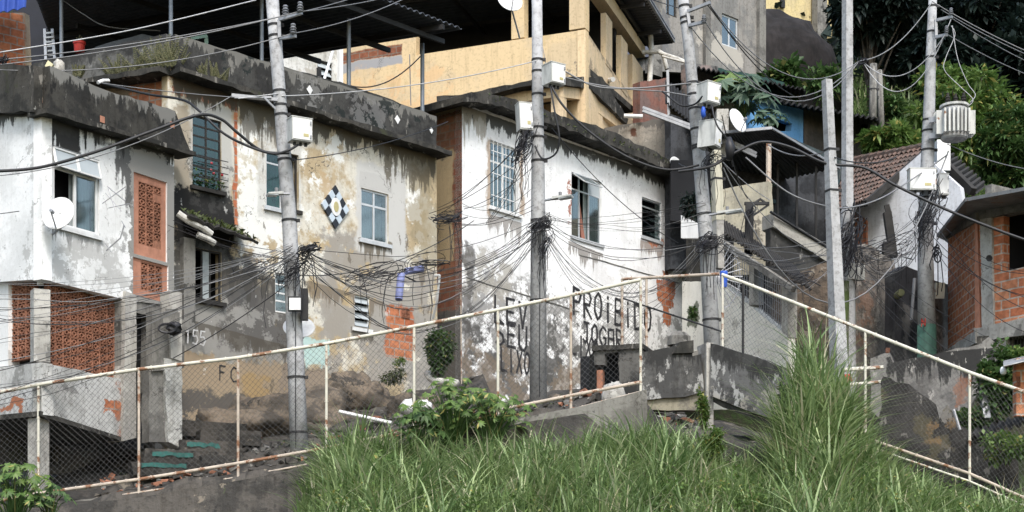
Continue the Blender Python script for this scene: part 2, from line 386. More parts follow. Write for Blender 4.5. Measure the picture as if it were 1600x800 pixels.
M['fern']=leafm('fern_fronds',(.08,.09,.035),(.17,.16,.08),None,.2)
M['flower']=leafm('flower_petals',(.5,.03,.05),(.6,.1,.12),None,.2)
M['leafred']=leafm('reddish_leaves',(.2,.06,.05),(.35,.12,.1),None,.2)
M['bark']=surf('bark',(.12,.1,.08),(.06,.052,.045),4,coord='OBJ',bump=1,bd=.03)
M['moss']=leafm('moss_tufts',(.05,.07,.02),(.1,.12,.04),None,.1)
M['coil']=plain('cable_coil_black',(.02,.02,.024),.5)
# ------------------------------------------------------------------ helpers for facades
def sash(m,Wp,u0,u1,z0,z1,o,w=.035,t=.035):
    m.wbox(Wp,u0,u1,z0,z0+w,o,o-t); m.wbox(Wp,u0,u1,z1-w,z1,o,o-t)
    m.wbox(Wp,u0,u0+w,z0+w,z1-w,o,o-t); m.wbox(Wp,u1-w,u1,z0+w,z1-w,o,o-t)
def window(parent,Wp,r,frame='alum',off=-.05,cols=(),rows=(),w=.035,panes='glass',bars=0,hb=0,barm=None,boff=.02,curtain=None,skip=(),louv=0,label=None,sill=None,name='window'):
    """r=(u0,u1,z0,z1); cols/rows are fractions of divisions"""
    u0,u1,z0,z1=r; m=MB(); sash(m,Wp,u0,u1,z0,z1,off,w)
    cs=[0,*cols,1]; rs=[0,*rows,1]
    for c in cols: 
        u=u0+(u1-u0)*c; m.wbox(Wp,u-w/2,u+w/2,z0+w,z1-w,off-.002,off-.033)
    for q in rows:
        z=z0+(z1-z0)*q; m.wbox(Wp,u0+w,u1-w,z-w/2,z+w/2,off-.004,off-.031)
    if sill: m.wbox(Wp,u0-.06,u1+.06,z0-.07,z0-.002,sill,-.17)
    f=m.build(name,M[frame],parent,label=label)
    k=0
    for i in range(len(cs)-1):
        for j in range(len(rs)-1):
            if (i,j) in skip: continue
            a0=u0+(u1-u0)*cs[i]+w*.6; a1=u0+(u1-u0)*cs[i+1]-w*.6; b0=z0+(z1-z0)*rs[j]+w*.6; b1=z0+(z1-z0)*rs[j+1]-w*.6
            p=MB()
            pm=panes if isinstance(panes,str) else panes.get((i,j),'glass')
            if louv:
                n=louv
                for q in range(n):
                    zz=b0+(b1-b0)*(q+.5)/n; h=(b1-b0)/n*.4
                    a=[Wp.pt(a0,zz-h,off+.03),Wp.pt(a1,zz-h,off+.03),Wp.pt(a1,zz+h,off-.05),Wp.pt(a0,zz+h,off-.05)]
                    b=[x+Vector((0,0,.008)) for x in a]; p.hexa(a+b)
                p.build('louvre',M[pm],f,label='tilted glass louvres')
            else:
                p.wbox(Wp,a0,a1,b0,b1,off-.013,off-.019); p.build('pane',M[pm],f)
    if bars or hb:
        p=MB()
        for i in range(bars):
            u=u0+(u1-u0)*(i+.5)/bars; p.tube([Wp.pt(u,z0,boff),Wp.pt(u,z1,boff)],.008,5)
        for i in range(hb):
            z=z0+(z1-z0)*(i+.5)/hb; p.wbox(Wp,u0,u1,z-.008,z+.008,boff+.012,boff+.002)
        p.build('bars',M[barm or 'white'],f)
    if curtain:
        p=MB(); n=24; c0,c1,mt=curtain
        a0=u0+(u1-u0)*c0; a1=u0+(u1-u0)*c1; vs=[]
        for i in range(n+1):
            u=a0+(a1-a0)*i/n; o=-.19+.025*math.sin(i*1.7)
            vs+= [Wp.pt(u,z0+.03,o),Wp.pt(u,z1-.03,o)]
        p.add(vs,[(2*i,2*i+2,2*i+3,2*i+1) for i in range(n)]); p.build('curtain',M[mt],f,solid=.004)
    return f
def body(parent,Wp,u0,u1,z0,z1,depth,mat,top=True,o=-.19,name='rear_wall'):
    """side and rear walls that close a house behind its facade"""
    m=MB(); t=.15
    m.wbox(Wp,u0,u0+t,z0,z1,o,o-depth); m.wbox(Wp,u1-t,u1,z0,z1,o,o-depth)
    m.wbox(Wp,u0+t+.003,u1-t-.003,z0,z1-.003,o-depth+t,o-depth)
    r=m.build(name,mat,parent)
    if top:
        m=MB(); m.wbox(Wp,u0+.01,u1-.01,z1+.002,z1+.14,o,o-depth); m.build('roof_slab',M['concd'],parent)
    return r
def cobogo(m,Wp,u0,z0,s,o,t=.09):
    """one pierced clay block: rim, inner ring and four ties"""
    r=s*.075
    m.wbox(Wp,u0,u0+s,z0,z0+r,o,o-t); m.wbox(Wp,u0,u0+s,z0+s-r,z0+s,o,o-t)
    m.wbox(Wp,u0,u0+r,z0+r,z0+s-r,o,o-t); m.wbox(Wp,u0+s-r,u0+s,z0+r,z0+s-r,o,o-t)
    c=s/2; a=s*.25; q=s*.06; o2=o-.004
    m.wbox(Wp,u0+c-a,u0+c+a,z0+c-a,z0+c-a+q*1.5,o2,o-t); m.wbox(Wp,u0+c-a,u0+c+a,z0+c+a-q*1.5,z0+c+a,o2,o-t)
    m.wbox(Wp,u0+c-a,u0+c-a+q*1.5,z0+c-a+q*1.5,z0+c+a-q*1.5,o2,o-t); m.wbox(Wp,u0+c+a-q*1.5,u0+c+a,z0+c-a+q*1.5,z0+c+a-q*1.5,o2,o-t)
    for (x,y,w,h) in ((c-q,r,2*q,c-a-r),(c-q,c+a,2*q,s-r-c-a),(r,c-q,c-a-r,2*q),(c+a,c-q,s-r-c-a,2*q)):
        m.wbox(Wp,u0+x,u0+x+w,z0+y,z0+y+h,o2-.003,o-t)
def cobfield(parent,Wp,x0,x1,yt,yb,s,mat,o=0,miss=0,name='pierced_block_screen',label=None,nc=None,nr=None):
    u0,u1,z0,z1=Wp.rect(x0,x1,yt,yb); nc=nc or max(1,round((u1-u0)/s)); su=(u1-u0)/nc; nr=nr or max(1,round((z1-z0)/su)); sz=(z1-z0)/nr
    m=MB()
    for i in range(nc):
        for j in range(nr):
            if R()<miss: continue
            b=len(m.v); cobogo(m,Wp,u0+i*su+.004,z0+j*sz+.004,su-.008,o+U(-.006,.006))
            zb=z0+j*sz
            m.v[b:]=[(x,y,zb+(z-zb)*sz/su) for x,y,z in m.v[b:]]
    return m.build(name,M[mat],parent,label=label)
def slab(parent,Wp,poly,mat,o0=0,o1=-.18,holes=(),name='wall',jit=0,recess=.5,label=None,**k):
    m=MB(); 
    if holes: m.prism(Wp,Wp.px(poly),o0,o1,holes,recess,1,jit=jit)
    else: m.prism(Wp,Wp.px(poly),o0,o1,jit=jit)
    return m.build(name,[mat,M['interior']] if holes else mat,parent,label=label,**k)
# ================================================================= HOUSE 1: white house at left with pierced clay screens
A1=W(-60,26.1,65,24.5); B1=W(65,24.5,272,26.95)
H1=thing('white_house','white plastered house with pierced red block screens, blackened parapet and big dish','house',(-6.6,26,2.4))
L1=[st_(B1,80,352,157,366,1.0,(.16,.16,.155),.55,.75,9),st_(B1,65,178,272,242,1.3,(.035,.035,.034),.45,1,6),st_(B1,80,185,125,200,1.9,(.04,.04,.04),.8,1,5),st_(B1,180,215,208,225,2.6,(.05,.05,.05),.75,.9,5),
    pt_(B1,60,190,262,222,(.06,.06,.058),.25,.8),pt_(B1,66,280,74,430,(.22,.215,.2),.1,.7),pt_(B1,80,360,205,460,(.42,.42,.41),.4,.7,th=(2.5,.45)),
    pt_(B1,205,240,275,480,(.27,.265,.25),.05),pt_(B1,190,300,206,400,(.12,.12,.115),.12,.6,th=(4,.45)),nz_((.42,.42,.41),1.2,.61,.08,.5),nz_((.1,.1,.1),3.0,.67,.04,.6,2.5)]
mH1=surf('plaster_white_stained',(.82,.83,.835),(.7,.71,.71),.8,dirt=.16,layers=L1,speck=.35,crack=.7,bump=.35)
L1a=[st_(A1,-60,178,65,178,1.0,(.05,.05,.05),.45,.9,5),pt_(A1,40,200,66,420,(.33,.33,.32),.15,.6,th=(3,.45)),nz_((.34,.34,.33),1.1,.58,.07,.6)]
mH1a=surf('plaster_white_left',(.82,.83,.835),(.7,.71,.71),.8,dirt=.16,layers=L1a,speck=.3,crack=.8,bump=.35)
w1=B1.hole(82,155,226,350)
orp=B1.hole(209,261,268,396); orp2=B1.hole(208,263,401,462)
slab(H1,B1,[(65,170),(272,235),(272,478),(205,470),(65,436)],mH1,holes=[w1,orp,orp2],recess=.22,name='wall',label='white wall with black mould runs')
slab(H1,A1,[(-60,178),(65,172),(65,436),(-60,444)],mH1a,name='wall',o0=-.002,o1=-.18)
mP1=surf('parapet_streaked_black',(.055,.053,.048),(.028,.028,.027),1.4,layers=[st_(B1,66,105,263,178,.75,(.2,.197,.185),.55,.9,5),nz_((.15,.147,.135),1.5,.56,.14,.8,3),nz_((.014,.014,.014),1.2,.57,.1,.9,2),nz_((.36,.36,.34),7,.69,.03,.7)],speck=.1)
m=MB(); m.prism(B1,B1.px([(66,105),(150,142),(263,176),(286,236),(286,244),(66,178)]),.16,.0,jit=.018); m.build('parapet',mP1,H1)
m=MB(); m.prism(A1,A1.px([(-60,112),(40,104),(66,106),(66,178),(-60,180)]),.15,-.002,jit=.018); m.build('parapet',M['concd'],H1)
m=MB(); u0,u1,z0,z1=B1.rect(62,290,168,176); m.prism(B1,B1.px([(56,172),(290,241),(290,247),(56,180)]),.24,-.18,jit=.01); m.build('eaves_ledge',M['concd'],H1)
fp=[B1.pt(.3,0,-.45),A1.pt(.1,0,-.45),A1.pt(.1,0,-.45)+Vector((1.8,2.2,0)),B1.pt(B1.u(268),0,-.3)]
m=MB()
for a,b in zip(fp[1:],fp[2:]): 
    a=Vector((a.x,a.y,5.2)); b=Vector((b.x,b.y,5.2)); m.bar(a,b,.12,5.4)
m.build('rear_wall',M['conc'],H1)
m=MB(); m.add([Vector((p.x,p.y,z)) for z in (8.0,8.12) for p in fp],[(0,1,2,3),(7,6,5,4),(0,4,5,1),(1,5,6,2),(2,6,7,3),(3,7,4,0)]); m.build('roof_slab',M['concd'],H1)
# bare brick showing through the parapet edge
for (x,y,w_,h_) in ((145,183,7,10),(255,192,6,9)):
    m=MB(); m.wbox(B1,B1.u(x),B1.u(x+w_),B1.z(x,y+h_),B1.z(x,y),.168,.155); m.build('exposed_brick',M['clayo'],H1)
# main window: four lights, lower left one open
r=B1.rect(83,154,228,349)
wf=window(H1,B1,r,'white',-.02,cols=(.5,),rows=(.74,),w=.045,panes={(0,1):'frost',(1,1):'frost',(1,0):'glass'},skip=((0,0),(0,1),(1,1)),curtain=(.52,.97,'curtain'),label='white aluminium window, lower left leaf slid open',sill=.04)
for i in (0,1):    # top hung lights tilted outwards
    a0=r[0]+(r[1]-r[0])*(.5*i)+.01; a1=a0+(r[1]-r[0])*.5-.02; zt=r[3]-.02; zb=r[2]+(r[3]-r[2])*.75
    m=MB(); q=[B1.pt(a0,zb,.07),B1.pt(a1,zb,.07),B1.pt(a1,zt,.0),B1.pt(a0,zt,.0)]
    for a,b in ((0,1),(1,2),(2,3),(3,0)): m.bar(q[a],q[b],.04,.025)
    v=m.build('vent_light',M['white'],wf); m=MB(); m.hexa(q+[x+B1.pt(0,0,-.006)-B1.pt(0,0,0) for x in q]); 
    m.build('pane',M['frost'],wf)
# right pierced panels set in a clay frame
for (h,sp,nc,nr) in ((orp,(218,254,282,380),3,8),(orp2,(222,256,408,452),3,3)):
    us=[a for a,b in h]; zs=[b for a,b in h]
    m=MB(); hs=B1.hole(*sp); m.prism(B1,h,-.03,-.1,[hs]); pf=m.build('clay_panel',M['clayo'],H1,label='orange clay panel with pierced blocks')
    hu=[a for a,b in hs]; hz=[b for a,b in hs]; su=(max(hu)-min(hu))/nc; sz=(max(hz)-min(hz))/nr; m=MB()
    for i in range(nc):
        for j in range(nr):
            if nr==8 and ((i==2 and j==6) or (i==2 and j==0)): 
                m.wbox(B1,min(hu)+i*su,min(hu)+(i+1)*su,min(hz)+j*sz,min(hz)+(j+1)*sz,-.035,-.1); continue
            b=len(m.v); cobogo(m,B1,min(hu)+i*su+.004,min(hz)+j*sz+.004,su-.008,-.03,.07)
            zb=min(hz)+j*sz; m.v[b:]=[(x,y,zb+(z-zb)*sz/su) for x,y,z in m.v[b:]]
    m.build('pierced_blocks',M['clay'],pf)
# lower storey screens, corner column, tilted apron slab
A1i=A1.shift(-.16); B1i=B1.shift(-.16)
cobfield(H1,A1i,4,52,443,568,.2,'clay',label='narrow pierced red block screen',nc=4,nr=10)
cobfield(H1,B1i,75,189,441,572,.2,'clay',label='broad pierced red block screen',nc=10,nr=10)
m=MB(); m.tube([P(63,445,24.75),P(63,430,24.75)],.05,8); m.build('pipe_stub',M['pvc'],H1)
m=MB(); cc=P(63,566,24.72); m.box(Vector((cc.x,cc.y,cc.z+.55)),.25,.25,1.12,.5); m.build('corner_column',M['concl'],H1)
m=MB(); m.prism(A1,A1.px([(-60,440),(4,442),(4,600),(-60,600)]),-.1,-.3); m.build('wall',mH1a,H1)
mAp=surf('apron_plaster',(.52,.52,.51),(.38,.38,.37),1.2,layers=[pt_(B1,163,628,192,652,'brick',.04),pt_(B1,184,594,192,690,(.3,.14,.09),.03,.9,.5,th=(5,.45)),nz_((.13,.13,.125),1.4,.58,.08,.7)],crack=.9,speck=.5)
m=MB(); m.prism(B1,B1.px([(63,566),(190,592),(190,684),(66,648)]),.0,-.2,jit=.012); m.build('apron_wall',mAp,H1)
mAq=surf('apron_plaster_left',(.54,.54,.53),(.4,.4,.39),1.2,layers=[pt_(A1,2,625,34,640,(.38,.15,.08),.05),nz_((.15,.15,.14),1.4,.58,.08,.6)],crack=.9,speck=.5)
m=MB(); m.prism(A1,A1.px([(-60,590),(0,573),(64,566),(66,648),(-60,672)]),-.004,-.2,jit=.01); m.build('apron_wall',mAq,H1)
m=MB(); m.prism(B1,B1.px([(62,642),(192,684),(192,690),(62,650)]),.02,-2.2); m.build('balcony_slab',M['concd'],H1)
m=MB(); m.wbox(B1,B1.u(66),B1.u(84),B1.z(66,775),B1.z(66,652),-.1,-.32); m.build('lower_column',M['concl'],H1)
m=MB(); m.prism(B1,B1.px([(92,660),(190,690),(190,720),(92,720)]),-1.4,-1.55); m.build('cellar_wall',M['concd'],H1)
# entrance: side pillars, lintel, dark door
m=MB(); m.prism(B1,B1.px([(192,455),(209,462),(209,684),(188,690)]),.06,-.3,jit=.012); m.build('entrance_pillar',M['concl'],H1,label='pale concrete pillar left of the entrance')
slab(H1,B1,[(190,454),(278,478),(275,610),(236,612),(238,494),(209,487),(209,640),(190,640)],M['conc'],o0=-.02,o1=-.25,name='entrance_wall')
m=MB(); m.prism(B1,B1.px([(206,480),(242,490),(242,700),(206,700)]),-.26,-.3); dr=m.build('entrance_door',M['blackmetal'],H1)
mT=surf('pillar_roughcast',(.5,.5,.48),(.34,.34,.32),2.5,layers=[nz_((.1,.1,.1),3,.57,.08,.8)],speck=.7,bump=.9,bd=.05)
C1=W(236,25.9,286,26.3)
m=MB(); m.prism(C1,C1.px([(256,560),(284,562),(282,700),(262,690)]),.02,-.3,jit=.02); m.build('entrance_pillar',mT,H1,label='rough white washed pillar right of the entrance')
slab(H1,C1,[(238,486),(290,500),(288,575),(238,580)],M['conc'],o0=-.01,o1=-.2,name='gate_wall')
m=MB(); m.prism(C1,C1.px([(236,575),(257,575),(264,690),(236,690)]),-.06,-.3,jit=.01); m.build('gate_post',M['conc'],H1)
m=MB(); m.prism(C1,C1.px([(262,454),(282,458),(282,565),(265,560)]),.05,-.25); m.build('pier',M['concl'],H1)
# ================================================================= HOUSE 2: ochre, long parapet
B2=W(267,27.3,680,31.7); A2=W(40,29.0,267,27.3)
H2=thing('ochre_house','long weathered ochre house with a checkered diamond tile and black mouldy parapet','house',(-3.4,29.5,3.4))
L2=[pt_(B2,372,180,445,430,(.74,.75,.73),.3,.9,th=(1.6,.42)),pt_(B2,470,215,670,330,(.74,.75,.73),.3,.9,th=(1.3,.5)),
    pt_(B2,440,300,510,440,(.74,.75,.73),.25,.8,th=(2,.5)),pt_(B2,600,300,690,400,(.6,.59,.55),.3,.7,th=(2,.5)),
    pt_(B2,640,240,690,420,(.27,.23,.15),.2,.7,th=(1.5,.42)),pt_(B2,480,370,550,520,(.40,.31,.18),.3,.9,th=(1.2,.42)),pt_(B2,500,225,520,360,(.42,.31,.18),.25,.8,th=(1.5,.4)),
    pt_(B2,382,430,480,590,(.13,.12,.1),.4,.85,th=(1.8,.42)),pt_(B2,500,380,690,600,(.3,.285,.26),.35,.9,th=(1.4,.4)),
    pt_(B2,600,500,690,600,(.3,.29,.27),.3,.8,th=(1.4,.4)),
    pt_(B2,268,112,366,160,'brickdark',.1,.9,1,h=-.4),pt_(B2,268,165,300,310,(.3,.26,.2),.15,.9),pt_(B2,297,165,362,303,(.42,.42,.4),.05,.9,.3),
    pt_(B2,268,292,366,392,(.022,.022,.022),.25,1,th=(1.3,.27)),pt_(B2,300,255,362,320,(.06,.06,.058),.2,.6,th=(2.2,.42)),
    pt_(B2,365,155,371,350,'brick',.012,1,.25,h=-.3),
    pt_(B2,403,205,470,345,(.5,.5,.48),.04,.75,.4),
    pt_(B2,556,258,635,400,(.5,.5,.485),.05,1,.45,h=.35),pt_(B2,562,272,612,296,(.44,.44,.43),.02,.8,.2,h=.3),
    pt_(B2,268,450,460,560,(.27,.265,.25),.3,.95,th=(1.3,.33)),pt_(B2,270,385,400,470,(.07,.07,.07),.35,.9,th=(1.5,.38)),pt_(B2,345,440,470,545,(.1,.095,.09),.4,.85,th=(1.6,.45)),
    pt_(B2,268,560,470,690,(.33,.26,.18),.12,1,1,h=-.5),pt_(B2,440,585,600,720,(.27,.22,.17),.12,1,1,h=-.5),pt_(B2,268,620,470,690,(.09,.085,.08),.25,.9,th=(1.3,.36)),
    pt_(B2,380,590,455,630,(.36,.25,.12),.2,.8,th=(1.3,.4)),
    pt_(B2,604,478,646,562,'brick',.03,1,.6,h=-.6),pt_(B2,477,532,514,574,(.42,.6,.58),.1,.85,.8),
    st_(B2,270,122,680,246,1.0,(.075,.068,.055),.65,.92,5),st_(B2,375,160,470,185,2.2,(.1,.09,.07),.6,.8,6),
    st_(B2,560,372,612,380,1.1,(.13,.11,.08),.6,.85,9),st_(B2,272,392,475,452,1.6,(.07,.066,.06),.6,.85,6),st_(B2,290,500,470,548,.9,(.09,.08,.065),.55,.8,8),st_(B2,480,440,600,474,1.2,(.16,.13,.095),.55,.75,7),st_(B2,548,512,584,518,.8,(.1,.09,.075),.7,.85,10),st_(B2,600,220,680,246,2.4,(.1,.085,.06),.6,.85,6),nz_((.12,.1,.075),1.0,.6,.07,.7,2.5),nz_((.7,.7,.68),2.8,.63,.04,.5,1.6),nz_((.08,.075,.06),4.0,.66,.04,.6,3)]
mH2=surf('plaster_ochre_peeling',(.42,.34,.22),(.62,.6,.53),.8,dirt=.3,layers=L2,speck=.4,crack=.8,bump=.45)
wins2={k:B2.hole(*v) for k,v in dict(a=(301,346,178,290),b=(416,441,235,322),c=(448,467,238,325),d=(564,607,293,373),e=(554,578,460,511),f=(430,452,425,487),g=(302,346,386,466)).items()}
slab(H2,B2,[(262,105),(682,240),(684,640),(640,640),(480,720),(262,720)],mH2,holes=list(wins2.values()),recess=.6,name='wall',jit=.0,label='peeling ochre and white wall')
mA2=surf('brick_under_parapet',(.3,.24,.17),(.2,.16,.12),1.5,layers=[pt_(A2,200,120,270,230,'brick',.2,.8,h=-.3),nz_((.05,.05,.045),1.5,.55,.08,.9)],bump=.6)
slab(H2,A2,[(60,128),(267,100),(267,330),(60,330)],mA2,o0=-.1,o1=-.3,name='wall')
mP2=surf('parapet_black_mould',(.055,.055,.053),(.028,.028,.028),1.5,layers=[nz_((.2,.195,.18),1.2,.55,.14,.85,3.5),st_(B2,267,56,676,184,.6,(.17,.167,.155),.5,.8,5),nz_((.015,.02,.02),.9,.52,.1,.9),pt_(B2,455,120,500,175,(.22,.22,.215),.15,.6,th=(4,.48)),pt_(B2,540,155,600,215,(.2,.2,.2),.2,.5,th=(3,.45)),nz_((.4,.4,.38),7,.68,.03,.7,1)],speck=.1,crack=.3)
m=MB(); m.prism(B2,B2.px([(267,56),(560,142),(676,184),(676,238),(267,112)]),.12,-.04,jit=.014); m.build('parapet',mP2,H2)
mP2a=surf('parapet_grey_mould',(.13,.13,.125),(.055,.055,.053),1.5,layers=[nz_((.25,.248,.24),1.5,.55,.12,.8,1.8),nz_((.03,.03,.03),1.2,.56,.1,.9),st_(A2,60,100,267,55,.6,(.04,.04,.04),.6,.9,5)],speck=.2)
m=MB(); m.prism(A2,A2.px([(60,102),(150,82),(267,56),(267,112),(180,130),(60,140)]),.12,-.04,jit=.014); m.build('parapet',mP2a,H2)
m=MB(); m.prism(B2,B2.px([(264,111),(688,241),(688,248),(264,119)]),.34,-.2,jit=.018); m.build('eaves_ledge',M['concd'],H2)
m=MB(); m.prism(A2,A2.px([(150,131),(268,111),(268,119),(150,139)]),.3,-.2,jit=.018); m.build('eaves_ledge',M['concd'],H2)
z1=B2.z(267,110); body(H2,B2,.1,B2.L-.1,3.0,z1-.05,7.0,M['conc'],True)
for (x,y,s) in ((477,143,7),(614,189,7),(497,160,0),(667,206,5),(418,122,0)):
    if s:
        m=MB(); c=B2.u(x); z=B2.z(x,y); q=s*.0125
        m.prism(B2,[(c-q*.8,z),(c+.01,z-q),(c+q*.8,z+.01),(c,z+q)],.132,.122); m.build('ceramic_tile',M['white'],H2,label='small white diamond tile on the parapet')
# windows of house 2
r=B2.rect(301,346,178,290); f=window(H2,B2,r,'mould',-.03,cols=(.5,),rows=(.16,.3,.44,.58,.72,.86),w=.028,panes='glasst',curtain=(.02,.98,'tealglass'),label='teal glazed iron window with a box of red flowers',sill=.08)
m=MB(); u0,u1,z0,z1=r
for i in range(5): m.wbox(B2,u0-.02,u1+.02,z0+.05+i*.11,z0+.062+i*.11,.18,.168)

m.build('flower_guard',M['blackmetal'],f)
m=MB()
for i in range(90):
    c=B2.pt(U(u0,u1),z0+U(.02,.3)*(U(.4,1)),U(.02,.08)); d=Vector((U(-1,1),U(-1,1),U(0,1))).normalized()*.07; s=d.cross(Vector((0,0,1))).normalized()*.025
    m.add([c,c+d*.5+s,c+d,c+d*.5-s],[(0,1,2,3)])
pl=m.build('window_plant',M['leafm'],f)
m=MB()
for i in range(4): m.blob(B2.pt(U(u0+.03,u1-.03),z0+U(.2,.45),.1),.028,.028,.025,6,4,.3)
m.build('blossom',M['flower'],f)
r=B2.rect(416,441,235,322); window(H2,B2,r,'alum',-.03,w=.03,rows=(.8,),panes='glasst',curtain=(.0,1,'tealglass'),sill=.05,label='teal curtained window behind the pole')
r=B2.rect(448,467,238,325); window(H2,B2,r,'mould',-.06,w=.03,panes='glass',skip=((0,0),),sill=.04)
r=B2.rect(564,607,293,373); window(H2,B2,r,'alum',-.03,cols=(.5,),rows=(.7,),w=.04,panes='glass',curtain=(.05,.95,'curtain'),hb=0,sill=.05,label='aluminium sliding window in a grey cement surround')
r=B2.rect(554,578,460,511); window(H2,B2,r,'white',-.03,w=.03,panes='frost',louv=4,sill=.03,label='small louvred window')
r=B2.rect(430,452,425,487); window(H2,B2,r,'white',-.03,w=.03,rows=(.3,.5,.72),panes='glass',curtain=(0,1,'curtainr'),label='small window with a dark red curtain')
r=B2.rect(302,346,386,466); window(H2,B2,r,'mould',-.02,cols=(.33,.62),w=.03,panes={(1,0):'curtain'},skip=((0,0),(2,0)),sill=.08,label='dark open window under the small canopy')
# pierced block in brick patch
cobfield(H2,B2,626,640,481,496,.13,'clay',o=.02,name='pierced_block')
# checkered diamond tile panel
c=B2.u(522); z=B2.z(522,324); hw=.33; hh=.41; m=MB()
n=4
for i in range(n):
    for j in range(n):
        m.mi=(i+j)%2
        def q(a,b): a=a/n; b=b/n; return B2.pt(c+(a-b)*hw, z-hh+(a+b)*hh, .05)
        a=[q(i+.02,j+.02),q(i+.98,j+.02),q(i+.98,j+.98),q(i+.02,j+.98)]; k=B2.pt(0,0,0)-B2.pt(0,0,.045)
        m.hexa([x for x in a]+[x+k for x in a])
dt=m.build('diamond_tile_panel',[M['tileblk'],M['tilewht']],H2,label='diamond panel of black and pale blue tiles with an oval emblem')
m=MB(); m.mi=0
m.prism(B2,[(c+.12*math.cos(t*.3142),z+.17*math.sin(t*.3142)) for t in range(20)],.062,.052); e=m.build('oval_emblem',M['white'],dt)
m=MB(); m.prism(B2,[(c+.06*math.cos(t*.6283),z+.1*math.sin(t*.6283)) for t in range(10)],.068,.063); m.build('emblem_figure',M['gold'],dt)
# small canopy over the dark window, with pipe
m=MB()
a=[B2.P(268,348,.5),B2.P(385,386,.35),B2.P(372,362,-.02),B2.P(285,330,-.02)]
n=14; vs=[]
for i in range(n+1):
    t=i/n; p=a[0].lerp(a[1],t)+Vector((0,0,U(-.03,.03))); q=a[3].lerp(a[2],t); vs+=[p,q]
m.add(vs,[(2*i,2*i+2,2*i+3,2*i+1) for i in range(n)]); m.build('window_canopy',M['mould'],H2,solid=.05)
m=MB()
for i in range(240):
    t=R(); c_=a[0].lerp(a[1],t).lerp(a[3].lerp(a[2],t),R())+Vector((0,0,.05)); d=Vector((U(-1,1),U(-1,1),U(0,1)))*.08; s=Vector((U(-.02,.02),U(-.02,.02),.02)); m.add([c_,c_+d*.5+s,c_+d,c_+d*.5-s],[(0,1,2,3)])
m.build('canopy_weeds',M['moss'],H2)
m=MB(); m.tube([B2.P(262,338,.3),B2.P(276,352,.38),B2.P(296,362,.4),B2.P(309,372,.4)],.06,9); m.tube([B2.P(290,372,.35),B2.P(306,380,.38),B2.P(315,386,.38)],.055,9); m.build('drain_pipe',M['pvc'],H2)
m=MB(); m.wbox(B2,B2.u(281),B2.u(299),B2.z(281,520),B2.z(281,372),.12,-.1); m.build('pilaster',M['conc'],H2)
# rock outcrop and stepped base under the wall
# ================================================================= HOUSE 3: white graffiti house
B3=W(722,32.2,1066,38.3)
d3=B3.d; A3=W(722,30,722,30); A3.d=Vector((B3.n.x,B3.n.y)); A3.a=B3.a.copy()-A3.d*3.5; A3.n=Vector((A3.d.y,-A3.d.x)); A3.L=3.5
H3=thing('graffiti_house','white roughcast house with painted graffiti and a mossy overhanging roof edge','house',(1.4,32.6,4.2))
L3=[st_(B3,762,336,815,350,1.2,(.22,.2,.18),.6,.8,9),st_(B3,888,378,942,398,1.1,(.2,.18,.16),.6,.8,9),st_(B3,1000,376,1036,388,.9,(.22,.17,.14),.6,.8,10),pt_(B3,722,430,905,640,(.24,.235,.225),.4,.85,th=(2.2,.45)),pt_(B3,722,520,880,640,(.08,.077,.073),.35,.9,th=(1.6,.45)),pt_(B3,722,395,800,470,(.36,.34,.3),.3,.8,th=(1.8,.42)),pt_(B3,722,380,740,640,(.09,.085,.08),.2,.8,th=(2,.4)),
    pt_(B3,850,500,960,640,(.1,.1,.095),.3,.9,th=(2.4,.5)),pt_(B3,930,480,1070,620,(.25,.25,.24),.3,.75,th=(2.4,.46)),
    pt_(B3,722,560,1000,650,(.2,.16,.12),.25,.8,th=(1.6,.42)),
    pt_(B3,1027,438,1054,478,'brick',.03,1,.7,h=-.6),pt_(B3,1034,425,1047,505,'brick',.03,1,.7,h=-.6),pt_(B3,1003,370,1034,382,'brick',.03,.9,.8,h=-.4),
    pt_(B3,888,275,893,350,(.3,.1,.06),.04,.9,.7,th=(5,.42)),pt_(B3,760,215,767,335,(.35,.27,.2),.05,.9,.6),pt_(B3,812,225,818,340,(.35,.27,.2),.05,.9,.6),
    st_(B3,722,166,1070,288,.7,(.05,.05,.047),.7,.95,6),st_(B3,722,166,760,180,2.0,(.3,.27,.22),.6,.8,6),
    nz_((.45,.45,.44),1.1,.61,.08,.5),nz_((.06,.06,.058),4.5,.66,.05,.7,1.3)]
mH3=surf('roughcast_white',(.84,.85,.855),(.74,.745,.75),.9,dirt=.15,layers=L3,speck=1.1,bump=.9,bd=.035,fine=10,crack=.4)
hs=[B3.hole(766,811,218,322),B3.hole(893,940,268,368),B3.hole(1003,1033,307,368)]
slab(H3,B3,[(722,158),(1066,284),(1066,640),(722,660)],mH3,holes=hs,name='wall',recess=.6,label='white roughcast front with black graffiti')
